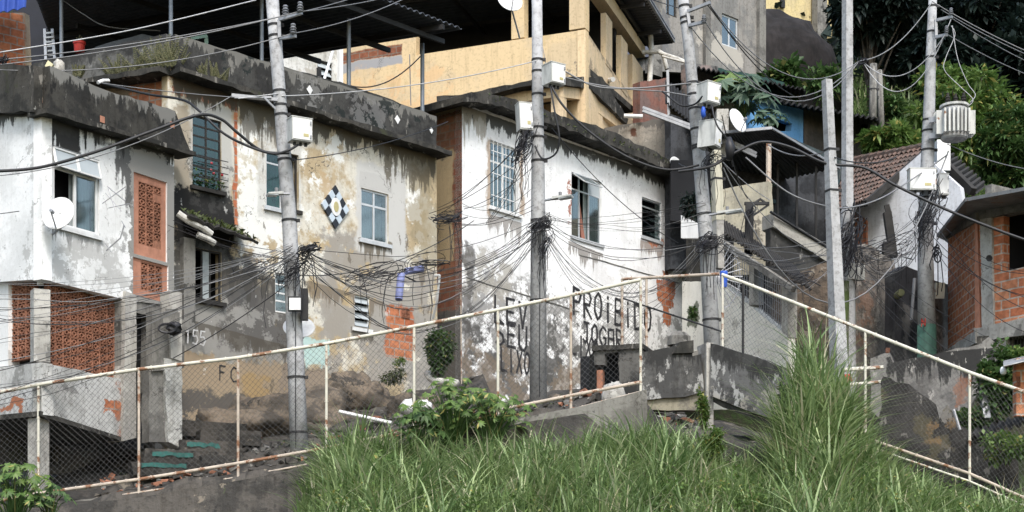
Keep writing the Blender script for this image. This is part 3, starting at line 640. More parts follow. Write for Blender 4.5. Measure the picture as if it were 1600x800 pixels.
# casting seams
m=MB()
for (x0,y0,x1,y1) in ((728,433,905,487),(905,398,1060,442)):
    u0,z0=B3.uz(x0,y0); u1,z1=B3.uz(x1,y1); n=9
    m=MB(); m.tube([B3.pt(u0+(u1-u0)*i/n,z0+(z1-z0)*i/n+U(-.01,.01),.0) for i in range(n+1)],.016,5); m.build('casting_seam',M['conc'],H3)
def Apx(x,y): # photo pixel on left return wall
    return A3.uz(x,y)
LA=[]
u_corner=3.5
def pA(u0,u1,z0,z1,col,soft=.08,amt=1,dis=.8,th=None,h=0):
    c=A3.UV((u0+u1)/2,(z0+z1)/2); return dict(k='patch',c=c,s=((u1-u0)/2,(z1-z0)/2),col=col,soft=soft,amt=amt,dis=dis,th=th,h=h)
LA=[pA(2.3,3.6,6.6,11,(.42,.33,.2)),pA(3.27,3.6,6.5,9.9,'brickdark',.03,1,.4),pA(2.2,3.6,9.6,10.3,'brickdark',.05,.9),pA(0,3.6,3.5,6.7,(.11,.105,.1),.3,.9),pA(2.2,3.6,6.3,7.3,'brickdark',.1,.9,th=(2,.35)),nz_((.05,.05,.05),1.4,.58,.08,.8)]
mA3=surf('brick_ochre_return',(.36,.3,.2),(.22,.19,.14),1.2,layers=LA,bump=.6)
m=MB(); m.prism(A3,[(0,3.5),(3.497,3.5),(3.497,10.45),(0,10.3)],0,-.18); m.build('wall',mA3,H3,label='narrow ochre and brick side wall')
m=MB(); m.prism(B3,B3.px([(700,154),(735,150),(765,158),(930,210),(1078,280),(1086,288),(1066,292),(930,232),(760,172),(722,166),(700,166)]),.42,-3.2,jit=.03); m.build('roof_slab',M['concd'],H3)
m=MB()
for i in range(2600):
    t=R()**.9; x=740+t*345; y0=158+ (x-740)*.365+ (3 if x<900 else 0)
    c_=B3.P(x,y0,.42+U(-.5,.02))+Vector((0,0,U(-.02,.06)+.03)); d=Vector((U(-1,1),U(-1,1),U(-.6,1)))*.06; s=Vector((U(-.02,.02),U(-.02,.02),.012)); m.add([c_,c_+d*.5+s,c_+d,c_+d*.5-s],[(0,1,2,3)])
m.build('roof_moss',M['moss'],H3)
body(H3,B3,.0,B3.L-.01,3.5,B3.z(1066,296),3.5,M['conc'],False)
r=B3.rect(766,811,218,322); window(H3,B3,r,'white',-.05,cols=(.5,),rows=(.7,),w=.04,panes='glass',bars=7,hb=3,barm='white',boff=.03,curtain=(.0,.9,'curtain'),sill=.06,label='tall window behind white vertical bars')
r=B3.rect(893,940,268,368); f=window(H3,B3,r,'alum',-.04,cols=(.3,.62),rows=(.75,),w=.03,panes={(0,0):'glass',(2,0):'glass',(2,1):'frost',(0,1):'glass',(1,1):'frost'},skip=((1,0),(0,1),(1,1)),curtain=(.6,1.0,'curtain'),sill=.04,label='aluminium window with tilted top lights and a reddish curtain')
u0,u1,z0,z1=r; m=MB(); q=[B3.pt(u0+.05,z1-.27,.34),B3.pt(u0+(u1-u0)*.6,z1-.27,.34),B3.pt(u0+(u1-u0)*.6,z1-.02,0),B3.pt(u0+.05,z1-.02,0)]
for a,b in ((0,1),(1,2),(2,3),(3,0)): m.bar(q[a],q[b],.035,.02)
m.build('vent_light',M['alum'],f); m=MB(); m.hexa(q+[x+Vector((0,0,.006)) for x in q]); m.build('pane',M['glass'],f)
m=MB(); m.prism(B3,[(u0+.28,z1-.3),(u0+.36,z1-.3),(u0+.62,z0+.05),(u0+.5,z0+.05)],-.1,-.13); m.build('tied_curtain',M['curtainb'],f)
r=B3.rect(1003,1033,307,368); window(H3,B3,r,'alum',-.03,w=.035,panes='glass',rows=(.78,),louv=4,sill=.03,label='small aluminium louvred window')
# graffiti in strokes of paint
G={'L':[[(0,1),(0,0),(.6,0)]],'E':[[(.6,1),(0,1),(0,0),(.6,0)],[(0,.5),(.5,.5)]],'V':[[(0,1),(.3,0),(.6,1)]],'S':[[(.6,.9),(.3,1),(0,.85),(.05,.6),(.5,.45),(.6,.2),(.3,0),(0,.1)]],
 'U':[[(0,1),(0,.2),(.2,0),(.45,0),(.6,.2),(.6,1)]],'I':[[(.25,1),(.25,0)]],'i':[[(.25,.72),(.25,0)],[(.25,.9),(.25,.97)]],'X':[[(0,1),(.6,0)],[(.6,1),(0,0)]],'O':[[(.3,1),(.05,.8),(0,.3),(.25,0),(.5,.15),(.6,.6),(.5,.9),(.3,1)]],
 'P':[[(0,0),(0,1),(.45,.95),(.6,.75),(.45,.5),(0,.5)]],'R':[[(0,0),(0,1),(.45,.95),(.6,.75),(.45,.5),(0,.5),(.6,0)]],'B':[[(0,0),(0,1),(.4,.98),(.6,.8),(.42,.56),(0,.52),(.45,.46),(.64,.24),(.45,.02),(0,0)]],'D':[[(0,0),(0,1),(.35,.95),(.62,.68),(.62,.3),(.35,.04),(0,0)]],
 'J':[[(.1,1),(.6,1)],[(.4,1),(.4,.15),(.2,0),(0,.15)]],'G':[[(.6,.85),(.3,1),(0,.7),(0,.3),(.3,0),(.6,.2),(.6,.45),(.35,.45)]],'A':[[(0,0),(.05,.9),(.55,.95),(.6,0)],[(0,.45),(.6,.45)]],'F':[[(0,0),(0,1),(.6,1)],[(0,.55),(.45,.55)]],'C':[[(.6,.9),(.3,1),(0,.7),(0,.3),(.3,0),(.6,.1)]],
 '1':[[(.1,.8),(.3,1),(.3,0)]],'5':[[(.55,1),(.1,1),(.05,.55),(.45,.6),(.6,.3),(.4,0),(0,.05)]],'N':[[(0,0),(0,1),(.6,0),(.6,1)]]}
def write(parent,Wp,txt,x,y,h_,adv,mat='paint',wd=.035,off=.012,name='painted_words',label=None,slope=0,nar=1.0):
    """letters start at photo point (x,y)=top-left; h_ letter height m; adv advance m"""
    m=MB(); u,z=Wp.uz(x,y); z-=h_
    for ch in txt:
        if ch in G:
            jz=U(-.02,.02)*h_; js=U(-.04,.04)
            for st in G[ch]:
                pts=[]
                for i in range(len(st)-1):
                    for t in (0,.5):
                        a=st[i];b=st[i+1]; pts.append((a[0]+(b[0]-a[0])*t,a[1]+(b[1]-a[1])*t))
                pts.append(st[-1])
                w3=[(u+(px_*.92*nar+js*py_)*h_*.8+U(-.004,.004),z+jz+py_*h_+U(-.005,.005)) for px_,py_ in pts]
                for i in range(len(w3)-1):
                    a=Vector(w3[i]); b=Vector(w3[i+1]); 
                    if (b-a).length<1e-4: continue
                    d=(b-a).normalized(); n=Vector((-d.y,d.x))*wd/2*U(.8,1.15); a=a-d*wd*.3; b=b+d*wd*.3
                    m.prism(Wp,[tuple(a-n),tuple(b-n),tuple(b+n),tuple(a+n)],off,off-.009)
        u+=adv; z+=slope*adv
    return m.build(name,M[mat],parent,label=label)
for txt,x,y,h_,adv,wd,nar,lab in (('LEVE',773,462,.54,.39,.055,1.0,'black painted word LEVE'),('SEU',775,500,.5,.37,.055,1.1,'black painted word SEU'),('LIXO',783,543,.46,.25,.045,.8,'black painted word LIXO, left block'),
    ('PROiBiDO',896,449,.58,.385,.06,1.0,'black painted word PROIBIDO'),('JOGAR',911,503,.44,.31,.05,1.1,'black painted word JOGAR'),('LIXO',893,522,.42,.26,.045,.9,'black painted word LIXO, right block')):
    write(H3,B3,txt,x,y,h_,adv,name='graffiti',wd=wd,label=lab,nar=nar)
write(H2,B2,'155',283,515,.24,.15,'chalk',.022,.128,name='house_number',label='white hand painted number 155')
write(H2,B2,'FC',343,571,.26,.24,'paint',.02,name='graffiti',label='black painted letters FC')
def lone(name,label,cat,m,mats,**k): return m.build(name,mats,None,label=label,cat=cat,**k)
def wallthing(name,label,cat,Wp,poly,mat,o0=0,o1=-.25,jit=.015,holes=(),recess=.5):
    m=MB(); m.prism(Wp,Wp.px(poly),o0,o1,holes,recess if holes else 0,1 if holes else None,jit=jit)
    return m.build(name,[mat,M['interior']] if holes else mat,None,label=label,cat=cat)
def corr(m,A,B,C,D,waves,amp=.02,rows=1):
    """corrugated sheet: ridges run A->D and B->C, waves counted along A->B"""
    A,B,C,D=map(Vector,(A,B,C,D)); nrm=(B-A).cross(D-A).normalized(); k=waves*6; vs=[]
    for i in range(k+1):
        t=i/k; o=nrm*amp*math.sin(i/6*2*math.pi)
        for j in range(rows+1): s=j/rows; vs.append(A.lerp(B,t).lerp(D.lerp(C,t),s)+o)
    fs=[]
    for i in range(k):
        for j in range(rows): a=i*(rows+1)+j; fs.append((a,a+rows+1,a+rows+2,a+1))
    m.add(vs,fs)
# ---------------- terrace of house 2: posts, big dark canopy, things on the terrace
zc=11.55
pts=[(96,0,28.9,85,.035),(267,-60,27.6,54,.035),(409,-30,29.0,98,.035),(545,14,30.35,149,.04),(660,48,31.65,181,.04)]
CA=thing('terrace_canopy','big dark corrugated metal canopy on slim grey posts above the long black parapet','canopy',(-3.5,31,9.6))
e0=P(722,45,31.4); dE=(P(600,0,29.9)-e0); dE.z=0; dE.normalize()
dB=Vector((-.92,.40,0)).normalized()
e0.z=11.62; near=e0+dE*7.2; far=e0
m=MB(); NL=Vector((-8.7,28.7,11.62)); corr(m,near,far,far+dB*9.5,NL,46,.025,4); m.build('roof_sheet',M['darkmetal'],CA,solid=.012)
m=MB()
for s,l in ((.5,8.8),(3.2,6.5),(6.0,3.8)): a=far+dE*s; m.bar(a+Vector((0,0,-.1)),a+dB*l+Vector((0,0,-.1)),.07,.1)
for s,l in ((.4,7),(1.6,7),(3.2,6),(5.2,3.8),(7.5,2)): a=far+dB*s; m.bar(a+Vector((0,0,-.2)),a+dE*l+Vector((0,0,-.2)),.06,.09)
m.build('rafters',M['blackmetal'],CA)
for (x,yt,Y,yb,r) in pts:
    zb=(HZ-yb)/F*Y; b=P(x,yb,Y); m=MB(); m.tube([b+Vector((0,0,-.35)),Vector((b.x,b.y,11.42))],r,10); m.build('post',M['steel'],CA)
# back wall and white room on the terrace
Bw=W(60,36.2,445,37.6)
TH=wallthing('terrace_back_wall','dark unplastered back wall deep under the big terrace canopy','wall',Bw,[(60,-60),(445,-60),(445,190),(60,190)],surf('terrace_backwall',(.035,.033,.03),(.022,.022,.022),1,layers=[pt_(Bw,60,15,140,200,'brickdark',.3,.7),nz_((.08,.05,.035),1,.58,.1,.5)]))  # dark tones stand in for the shade under the canopy
Ww=W(436,35.4,516,36.4); mWR=surf('plaster_white_room',(.62,.62,.6),(.5,.5,.47),1.2,layers=[pt_(Ww,468,90,500,200,(.36,.33,.28),.15,.6,th=(1.6,.5)),nz_((.3,.28,.24),1.3,.58,.06,.6)],speck=.3)
RM=thing('terrace_room','small white room with a louvred window at the back of the terrace','outbuilding',(-4.3,36,9.0))
slab(RM,Ww,[(430,60),(526,60),(526,230),(430,230)],mWR,holes=[Ww.hole(496,519,92,140)],name='wall')
window(RM,Ww,Ww.rect(496,519,92,140),'mould',-.03,w=.03,panes='frost',louv=4)
m=MB(); m.wbox(Ww,Ww.u(526),Ww.u(532),Ww.z(526,230),Ww.z(526,72),.1,-.3); m.build('corner_post',M['white'],RM)
m=MB(); m.tube([P(521,76,35.6),P(503,136,33.9)],.03,7); lone('leaning_pipe','thin white pipe leaning against the white terrace room','pipe',m,M['white'])
m=MB(); m.wbox(Ww,Ww.u(486),Ww.u(489.5),9.6,12.4,.3,.2); m.build('iron_post',M['blackmetal'],RM)
# far left brick house with blue tarp
Bl=W(-40,30.5,48,31.2); 
BH=thing('brick_hut','raw orange hollow brick hut behind the left parapet, under a blue tarp','house',(-9.6,30.8,9.2))
slab(BH,Bl,[(-40,20),(38,20),(46,24),(50,120),(-40,125)],surf('brick_hut_wall',(.3,.26,.2),(.24,.2,.16),1.5,layers=[pt_(Bl,-60,10,39,108,'brick',.04,1,.4),nz_((.1,.09,.08),1.2,.6,.07,.5)]),name='wall')
m=MB(); a=[P(-40,-20,30.2),P(42,-10,30.9),P(40,12,30.4),P(-40,28,29.8)]; corr(m,a[0],a[1],a[2],a[3],5,.03,3); m.build('tarpaulin',M['bluet'],BH,solid=.01)
m=MB(); m.box(P(70,60,33),1.3,.1,2.4); lone('hanging_sheet','dark navy sheet hanging beside the raw brick hut','tarpaulin',m,M['tarp'])
m=MB(); a=[P(35,-8,30.6),P(95,14,32),P(95,4,33),P(35,-14,31.5)]; corr(m,a[0],a[1],a[2],a[3],4,.03,3); lone('sagging_roof_sheet','ragged dark roof sheet between brick hut and first canopy post','roof sheet',m,M['mould'],solid=.03)
m=MB(); 
for k in range(2): m.bar(P(70+k*12,46,30.4),P(72+k*14,95,30.2),.05)
for k in range(6): m.bar(P(71,52+k*7,30.3),P(83,51+k*7,30.3),.03)
lone('metal_ladder','pale metal ladder leaning behind the parapet near the brick hut','ladder',m,M['alum'])
m=MB(); b=P(124,82,28.9); m.lathe(b,(0,0,1),[(0,0),(0,.085),(.02,.09),(.14,.1),(.145,.115),(.19,.115),(.19,.1),(.17,0)],14); rp=lone('flower_pot','small red flower pot on the grey parapet','flower pot',m,M['red'],smooth=False)
m=MB()
for i in range(7): 
    c=b+Vector((U(-.03,.03),U(-.03,.03),.17)); m.tube([c,c+Vector((U(-.05,.05),0,U(.08,.16)))],.006,4)
m.build('sprout',M['fern'],rp)
m=MB(); 
prof=[(137,82),(150,73),(175,65),(205,58),(222,53),(240,57),(252,66),(236,66),(200,72),(160,82)]
Wc=W(130,29.8,260,29.4); m.prism(Wc,Wc.px(prof),0,-1.1); cv=lone('tank_cover','grey rounded plastic cover lying upside down behind the parapet','cover',m,plain('cover_grey',(.12,.13,.15),.35,var=.3))
m=MB(); m.bar(P(300,60,28.6),P(322,56,29.0),.05); m.bar(P(322,56,29.0),P(323,78,29.0),.06); lone('green_railing_piece','pale green metal frame corner behind the mouldy parapet','frame',m,plain('green_frame_paint',(.3,.45,.38)))
m=MB(); c=P(76,101,27.6); m.prism(W(60,27.6,90,27.6),W(60,27.6,90,27.6).px([(75,94),(83,100),(78,109),(70,103)]),.0,-.08); lone('yellow_block','tilted pale yellow block standing on the black parapet corner','block',m,plain('yellow_block',(.62,.58,.38)))
m=MB(); m.blob(P(92,108,27.8),.11,.1,.17,10,7,.4,5); lone('plaster_lump','white rounded lump of plaster behind the yellow block','rubble lump',m,M['concl'],smooth=True)
m=MB(); m.tube([P(153,129,26.6),P(161,126,26.7),P(170,126,26.8)],.03,7); lone('pipe_elbow','short white pipe elbow poking over the black parapet','pipe',m,M['white'])
# ---------------- yellow house
FY=W(530,40.4,915,37.7); SY=W(915,37.7,1006,43.5)
YH=thing('yellow_house','tall pale yellow house with an open roofed terrace behind the graffiti house','house',(2,37,8.0))
LY=[pt_(FY,528,76,628,93,'brickdark',.02,1,.2,h=-.3),pt_(FY,532,93,628,107,(.33,.33,.34),.02,1,.25),pt_(FY,880,95,905,140,(.2,.17,.13),.2,.8,th=(3,.45)),pt_(FY,540,110,700,190,(.66,.42,.22),.5,.5,th=(.8,.42)),nz_((.5,.38,.2),.8,.6,.1,.5)]
mY=surf('paint_yellow_peeling',(.66,.51,.31),(.58,.46,.3),.7,dirt=.32,layers=LY,bump=.2,crack=.5)
LYs=[st_(SY,915,45,1003,180,.5,(.25,.2,.14),.5,.7,6),pt_(SY,915,100,935,140,(.2,.17,.13),.2,.7,th=(3,.45)),nz_((.55,.45,.28),.9,.6,.1,.4)]
mYs=surf('paint_yellow_side',(.68,.53,.34),(.6,.48,.33),.7,dirt=.32,layers=LYs,bump=.2)
slab(YH,FY,[(530,72),(626,58),(632,56),(650,55),(650,86),(800,63),(915,46),(915,215),(530,240)],mY,name='wall',o1=-.2,label='pale yellow terrace wall with a strip of bare brick')
slab(YH,SY,[(915,46),(1004,181),(1004,330),(915,330)],mYs,name='wall',o0=-.003,o1=-.2)
def col(Wp,x0,x1,yb,zt,o=.0,d=.25,mat=None,lab=None):
    m=MB(); m.wbox(Wp,Wp.u(x0)+(.12 if Wp is SY else 0),Wp.u(x1),Wp.z(x0,yb)-.02,zt,o,o-d); m.build('column',mat or mY,YH,label=lab)
zr=15.3
col(FY,890,914,46,zr,.02,.3); col(FY,799,819,60,zr,-.0,.25)
for (x0,x1,yb) in ((944,956,95),(968,980,135),(986,1004,185)): col(SY,x0,x1,yb,SY.z(x0,{944:17,968:52,986:82}[x0]),.01,.13,mYs)
m=MB(); m.prism(SY,SY.px([(915,-65),(1006,74),(1006,90),(915,-40)]),.04,-.3); m.build('beam',mYs,YH)
# roof over the yellow terrace
g0=SY.P(900,-100,.75); g1=SY.P(1026,80,.75); 
m=MB(); t=MB()
bk=Vector((FY.d.x,FY.d.y,0))*-1
a=SY.P(905,-90,.7); b=SY.P(1012,82,.7); a.z=b.z=(HZ-55)/F*39.5+.2
zR=15.8
a.z=b.z=zR
corr(m,a,b,b+bk*10.5+Vector((0,0,.5)),a+bk*10.5+Vector((0,0,.5)),40,.03,3); m.build('roof_sheet',M['darkmetal'],YH,solid=.012)
m=MB()
for s in (.6,2.6,4.6,6.6): p=a+bk*s; q=b+bk*s; m.bar(p+Vector((0,0,-.12)),q+Vector((0,0,-.12)),.06,.09)
for s in (1.5,3.2,4.9): p=a.lerp(b,s/6.2); m.bar(p+Vector((0,0,-.22)),p+bk*9+Vector((0,0,.2)),.06,.09)
m.build('rafters',M['blackmetal'],YH)
m=MB(); m.bar(a+Vector((0,0,.02)),b+Vector((0,0,.02)),.12,.05); m.bar(a+Vector((.05,-.04,.1)),b+Vector((.05,-.04,.1)),.03,.05); m.build('gutter',M['galv'],YH)
m=MB(); FYb=FY.shift(-3.6); m.wbox(FYb,-.2,FY.L-.6,9.2,15.9,0,-.15); m.build('inner_wall',plain('inner_wall_dark',(.02,.02,.022),.9),YH)  # near-black puts the unlit terrace depth into the colour
m=MB(); m.wbox(FY,0,FY.L-.05,13.0,13.15,-.2,-3.5); m.build('floor_slab',M['concd'],YH)
# lower balcony of yellow house
LB=W(735,37.6,880,36.8); LS=W(880,36.8,978,40.6)
mYo=surf('paint_orange_yellow',(.55,.36,.16),(.46,.3,.15),.7,dirt=.3,layers=[nz_((.2,.15,.1),1.0,.6,.1,.5)])
m=MB(); m.prism(LB,LB.px([(690,156),(740,152),(760,148),(880,122),(880,134),(820,142),(690,172)]),.3,-1.6,jit=.02); m.build('canopy_slab',M['concd'],YH)
m=MB(); m.prism(LS,LS.px([(878,122),(935,121),(976,187),(974,195),(918,140),(878,134)]),.1,-.9,jit=.02); m.build('canopy_slab',M['concd'],YH)
slab(YH,LB,[(700,158),(880,134),(880,150),(770,165),(700,170)],mYs,o0=.0,o1=-.25,name='lower_beam')
slab(YH,LS,[(880,134),(925,142),(975,192),(975,205),(905,155),(880,152)],mYs,o0=.003,o1=-.25,name='lower_beam')
for (Wp,x0,x1,yt,yb) in ((LB,861,880,150,235),(LS,930,942,150,230),(LB,742,760,165,240)):
    m=MB(); m.wbox(Wp,Wp.u(x0),Wp.u(x1),Wp.z(x0,yb),Wp.z(x0,yt),-.005,-.25); m.build('column',mYs,YH)
LBb=LB.shift(-1.1); m=MB(); m.wbox(LBb,-.5,LB.L-.1,8.6,12.5,0,-.15); m.build('inner_wall',mYo,YH)
slab(YH,LB,[(735,196),(880,182),(880,260),(735,260)],mYo,o0=-.3,o1=-.4,name='balcony_front')
m=MB(); 
for s in range(4): m.tube([SY.P(960,110+s*9,-.2),SY.P(1003,182+s*5,-.2)],.02,5)
m.build('railing',M['galv'],YH)
# drain pipes right of yellow house
m=MB(); m.tube([P(1011,-20,43),P(1018,78,43),P(1015,130,42.6),P(1012,190,42.4)],.07,10); m.tube([P(1003,82,42.8),P(1030,80,42.8),P(1036,84,42.8),P(1042,108,42.8)],.06,9)
lone('downpipe','tall pale downpipe with an elbow beside the last yellow column','pipe',m,M['pvc'])
m=MB(); m.tube([P(948,126,40),P(958,124,39.5)],.06,9); lone('roof_outlet','short white outlet pipe over the dark lower ledge of the yellow house','pipe',m,M['white'])
m=MB(); m.tube([P(1030,82,42.6),P(1060,92,42.4),P(1082,102,42.2)],.05,8); m.tube([P(1035,88,42.4),P(1072,98,42.2)],.03,8); lone('roof_pipe','thin pale pipe running from the downpipe elbow to the third pole','pipe',m,M['pvc'])
m=MB(); a=[P(850,182,34.9),P(1050,178,34.9)]; m.tube([P(975,181,39),P(1004,182,39)],.05,8); lone('white_pipe','white horizontal pipe end above the rough beige wall','pipe',m,M['white'])
# rough beige water tank wall behind graffiti house roof
Wb=W(895,39.6,1056,38.9); mB=surf('tank_wall_roughcast',(.34,.31,.27),(.24,.225,.2),1.2,layers=[pt_(Wb,985,203,996,215,(.1,.05,.035),.03,1,.6),st_(Wb,895,205,1056,182,.7,(.1,.095,.09),.6,.85,5),nz_((.45,.42,.38),2,.6,.06,.5)],speck=.6,bump=.6)
wallthing('tank_wall','rough beige box wall standing behind the mossy roof edge of the graffiti house','wall',Wb,[(893,208),(1054,182),(1056,300),(893,300)],mB,0,-1.2)
# ---------------- grey house upper right
GW=W(1008,45,1192,48.5); GH=thing('grey_house','unpainted grey cement house above the satellite dish, with two blue framed windows','house',(11,45,13))
LG=[pt_(GW,1090,55,1160,95,(.42,.40,.36),.12,.9,th=(1.0,.42)),pt_(GW,1008,-20,1045,110,(.14,.145,.155),.2,.8,th=(1.2,.4)),nz_((.12,.12,.12),1,.56,.1,.7)]
mG=surf('cement_grey_render',(.27,.26,.245),(.2,.2,.195),1,layers=LG,crack=.5,bump=.3)
slab(GH,GW,[(1006,-40),(1190,-40),(1192,120),(1006,110)],mG,holes=[GW.hole(1128,1154,20,69),GW.hole(1041,1058,-10,22)],name='wall')
window(GH,GW,GW.rect(1128,1154,20,69),'alum',-.05,cols=(.5,),w=.06,panes='glass',label='blue tinted sliding window')
window(GH,GW,GW.rect(1041,1058,-10,22),'mould',-.05,w=.06,cols=(.3,),panes='glass')
for (x0,x1) in ((1008,1030),(1098,1106),(1182,1192)):
    m=MB(); m.wbox(GW,GW.u(x0),GW.u(x1),GW.z(x0,115),GW.z(x0,-40),.12,.0); m.build('pilaster',M['conc'],GH)
body(GH,GW,0,GW.L,14,18.5,3,M['conc'],True)
m=MB(); m.box(P(985,25,45),1.0,.3,2.4); lone('haze_panel','slate blue panel standing in for haze between the yellow roof gutter and the grey house','panel',m,plain('haze_blue_panel',(.12,.14,.2),.7,var=.5,sc=1.5))  # box painted as the bluish haze in this gap
# dark corrugated roof with green fence below grey house
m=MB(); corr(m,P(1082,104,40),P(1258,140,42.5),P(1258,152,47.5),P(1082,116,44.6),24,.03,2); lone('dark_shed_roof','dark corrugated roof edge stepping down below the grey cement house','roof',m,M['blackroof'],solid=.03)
Wg=W(1115,42.5,1225,45); wallthing('green_boarding','dark green boarding under the corrugated roof of the grey house','fence',Wg,[(1115,104),(1225,128),(1225,165),(1115,140)],plain('green_board',(.025,.07,.06),.7,var=.4,dirty=.5),jit=.03)
Wg2=W(1060,41,1120,42); wallthing('pink_grey_wall','grey pink stained wall between third pole and green boarding','wall',Wg2,[(1075,98),(1122,104),(1122,150),(1075,150)],surf('pinkgrey',(.25,.2,.19),(.13,.13,.13),2,layers=[nz_((.04,.04,.04),1.5,.55,.1,.9,2)]))
# brick pink wall under pipes
Wk=W(1004,40.5,1046,41.2); wallthing('pink_brick_wall','faded pink brick wall below the pipe elbow','wall',Wk,[(1000,128),(1044,122),(1046,200),(1000,205)],surf('pinkbrick',(.22,.11,.09),(.17,.12,.11),1.5,layers=[nz_((.12,.1,.1),1.3,.55,.1,.8)]))
m=MB(); m.bar(P(1043,110,38),P(1045,185,38),.06); lone('thin_post','thin grey post beside the faded pink brick wall','post',m,M['galv'])
# roof ribs (sloping dark sheets) behind third pole
for (a,b,c,d,lab,wv,mt) in (
  ((1040,125,40),(1110,180,39),(1110,215,37),(1040,160,38),'dark ribbed lean-to roof directly behind the third pole',14,'darkmetal'),
  ):
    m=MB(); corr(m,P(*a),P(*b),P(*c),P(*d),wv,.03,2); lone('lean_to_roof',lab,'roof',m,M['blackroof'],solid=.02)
# white striped gutter bars
for (x0,y0,x1,y1,lab) in ((1004,168,1082,197,'pale striped gutter left of the third pole'),(1124,212,1182,240,'pale striped gutter right of the lower meter box')):
    m=MB(); m.bar(P(x0,y0,36.4),P(x1,y1,36.4),.06,.06); m.bar(P(x0,y0+5,36.4),P(x1,y1+5,36.4),.06,.06); lone('gutter',lab,'gutter',m,M['galv'])
m=MB(); m.wbox(W(1120,36.6,1140,36.6),0,.27,(HZ-245)/F*36.6,(HZ-170)/F*36.6,0,-.25); lone('concrete_post','short pale concrete post behind the tilted meter boxes','post',m,M['concl'])
wx=W(1060,37.6,1130,38.2); wallthing('dark_recess_wall','wall painted dark for the shade under the lean-to roof by the third pole','wall',wx,[(1048,178),(1290,262),(1310,420),(1048,420)],surf('shade_back_wall',(.06,.064,.072),(.03,.032,.036),1.4,layers=[nz_((.12,.12,.12),2,.6,.08,.7,2)]),jit=0)  # dark colour stands in for the shade beneath the roofs
# blue house
WB=W(1172,39.5,1258,42); mBl=surf('paint_sky_blue',(.16,.36,.62),(.12,.3,.55),.8,dirt=.3,layers=[nz_((.3,.4,.5),1,.62,.05,.4)])
BLH=thing('blue_house','sky blue painted house front in the shade of a long dark roof','house',(7.2,41,11))
slab(BLH,WB,[(1160,150),(1258,172),(1258,300),(1160,300)],mBl,holes=[[WB.uz(1197,181),WB.uz(1238,193),WB.uz(1236,205),WB.uz(1197,205)]],name='wall',recess=.6)
WBr=W(1256,41.9,1345,45); slab(BLH,WBr,[(1256,168),(1345,185),(1345,310),(1256,310)],surf('brown_render',(.095,.08,.068),(.065,.058,.052),1.1),name='side_wall',o0=.01)
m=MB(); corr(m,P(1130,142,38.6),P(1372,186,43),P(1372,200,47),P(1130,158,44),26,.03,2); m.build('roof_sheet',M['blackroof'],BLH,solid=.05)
# grey metal canopies mid right
m=MB(); a=[P(1105,208,36),P(1204,200,36),P(1310,262,38.3),P(1130,300,40)]; corr(m,a[0],a[1],a[2],a[3],24,.02,2); cn=lone('metal_canopy','dark metal carport roof over the beige wall, beneath the satellite dish','canopy',m,M['darkmetal'],solid=.012)
m=MB()
for i in range(19):
    t=(i+.5)/19; p=P(1204,199,36).lerp(P(1310,261,38.3),t); m.tube([p+Vector((0,-.03,0)),p+Vector((0,.12,.0))],.022,6)
m.build('light_glimpses',M['white'],cn)  # white stubs stand in for glimpses of light along the edge
m=MB(); m.bar(P(1108,209,35.9),P(1206,200,35.9),.05,.06); m.bar(P(1206,200,35.9),P(1312,263,38.2),.04,.05); lone('canopy_edge_beam','pale edge beam along the front of the dark carport roof','beam',m,M['galv'])
m=MB(); m.tube([P(1201,222,36.0),P(1201,400,36.0)],.06,8); lone('canopy_post','thin brownish grey post carrying the dark carport roof','post',m,M['rustp'])
wbg=W(1090,36.4,1206,35.6); mBg=surf('beige_wall',(.42,.39,.30),(.33,.31,.25),1,layers=[pt_(wbg,1165,340,1206,400,(.5,.45,.36),.2,.8,th=(1.5,.4)),pt_(wbg,1165,355,1200,375,(.12,.11,.09),.15,.8,th=(3,.4)),nz_((.2,.19,.15),1,.58,.08,.6,2)],dirt=.4)
wallthing('beige_wall','mottled beige wall behind the iron cross-arm post','wall',wbg,[(1118,298),(1201,283),(1205,430),(1118,430)],mBg)
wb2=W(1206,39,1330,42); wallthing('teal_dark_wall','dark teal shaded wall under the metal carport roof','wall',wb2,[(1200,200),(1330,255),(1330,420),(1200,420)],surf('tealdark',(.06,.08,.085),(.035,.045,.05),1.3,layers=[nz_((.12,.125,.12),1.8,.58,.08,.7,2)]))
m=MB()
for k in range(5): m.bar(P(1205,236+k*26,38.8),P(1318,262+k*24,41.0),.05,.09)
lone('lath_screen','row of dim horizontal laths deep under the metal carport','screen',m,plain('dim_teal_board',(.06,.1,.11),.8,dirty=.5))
m=MB()
for x in (1215,1245,1275): m.bar(P(x,225+(x-1204)*.5,38),P(x,400,38.2),.05)
lone('carport_studs','three thin dark uprights standing under the metal carport','uprights',m,M['blackmetal'])
# iron cross-arm post
m=MB(); m.bar(P(1171,318,34),P(1169,400,34),.16,.12); m.bar(P(1163,318,34),P(1202,318,34),.07,.06); m.bar(P(1172,340,34),P(1201,320,34),.04,.04); m.tube([P(1180,317,34),P(1188,311,34),P(1196,317,34)],.03,6)
lone('iron_bracket_post','black iron post with a cross-arm in front of the beige wall','post',m,M['blackmetal'])
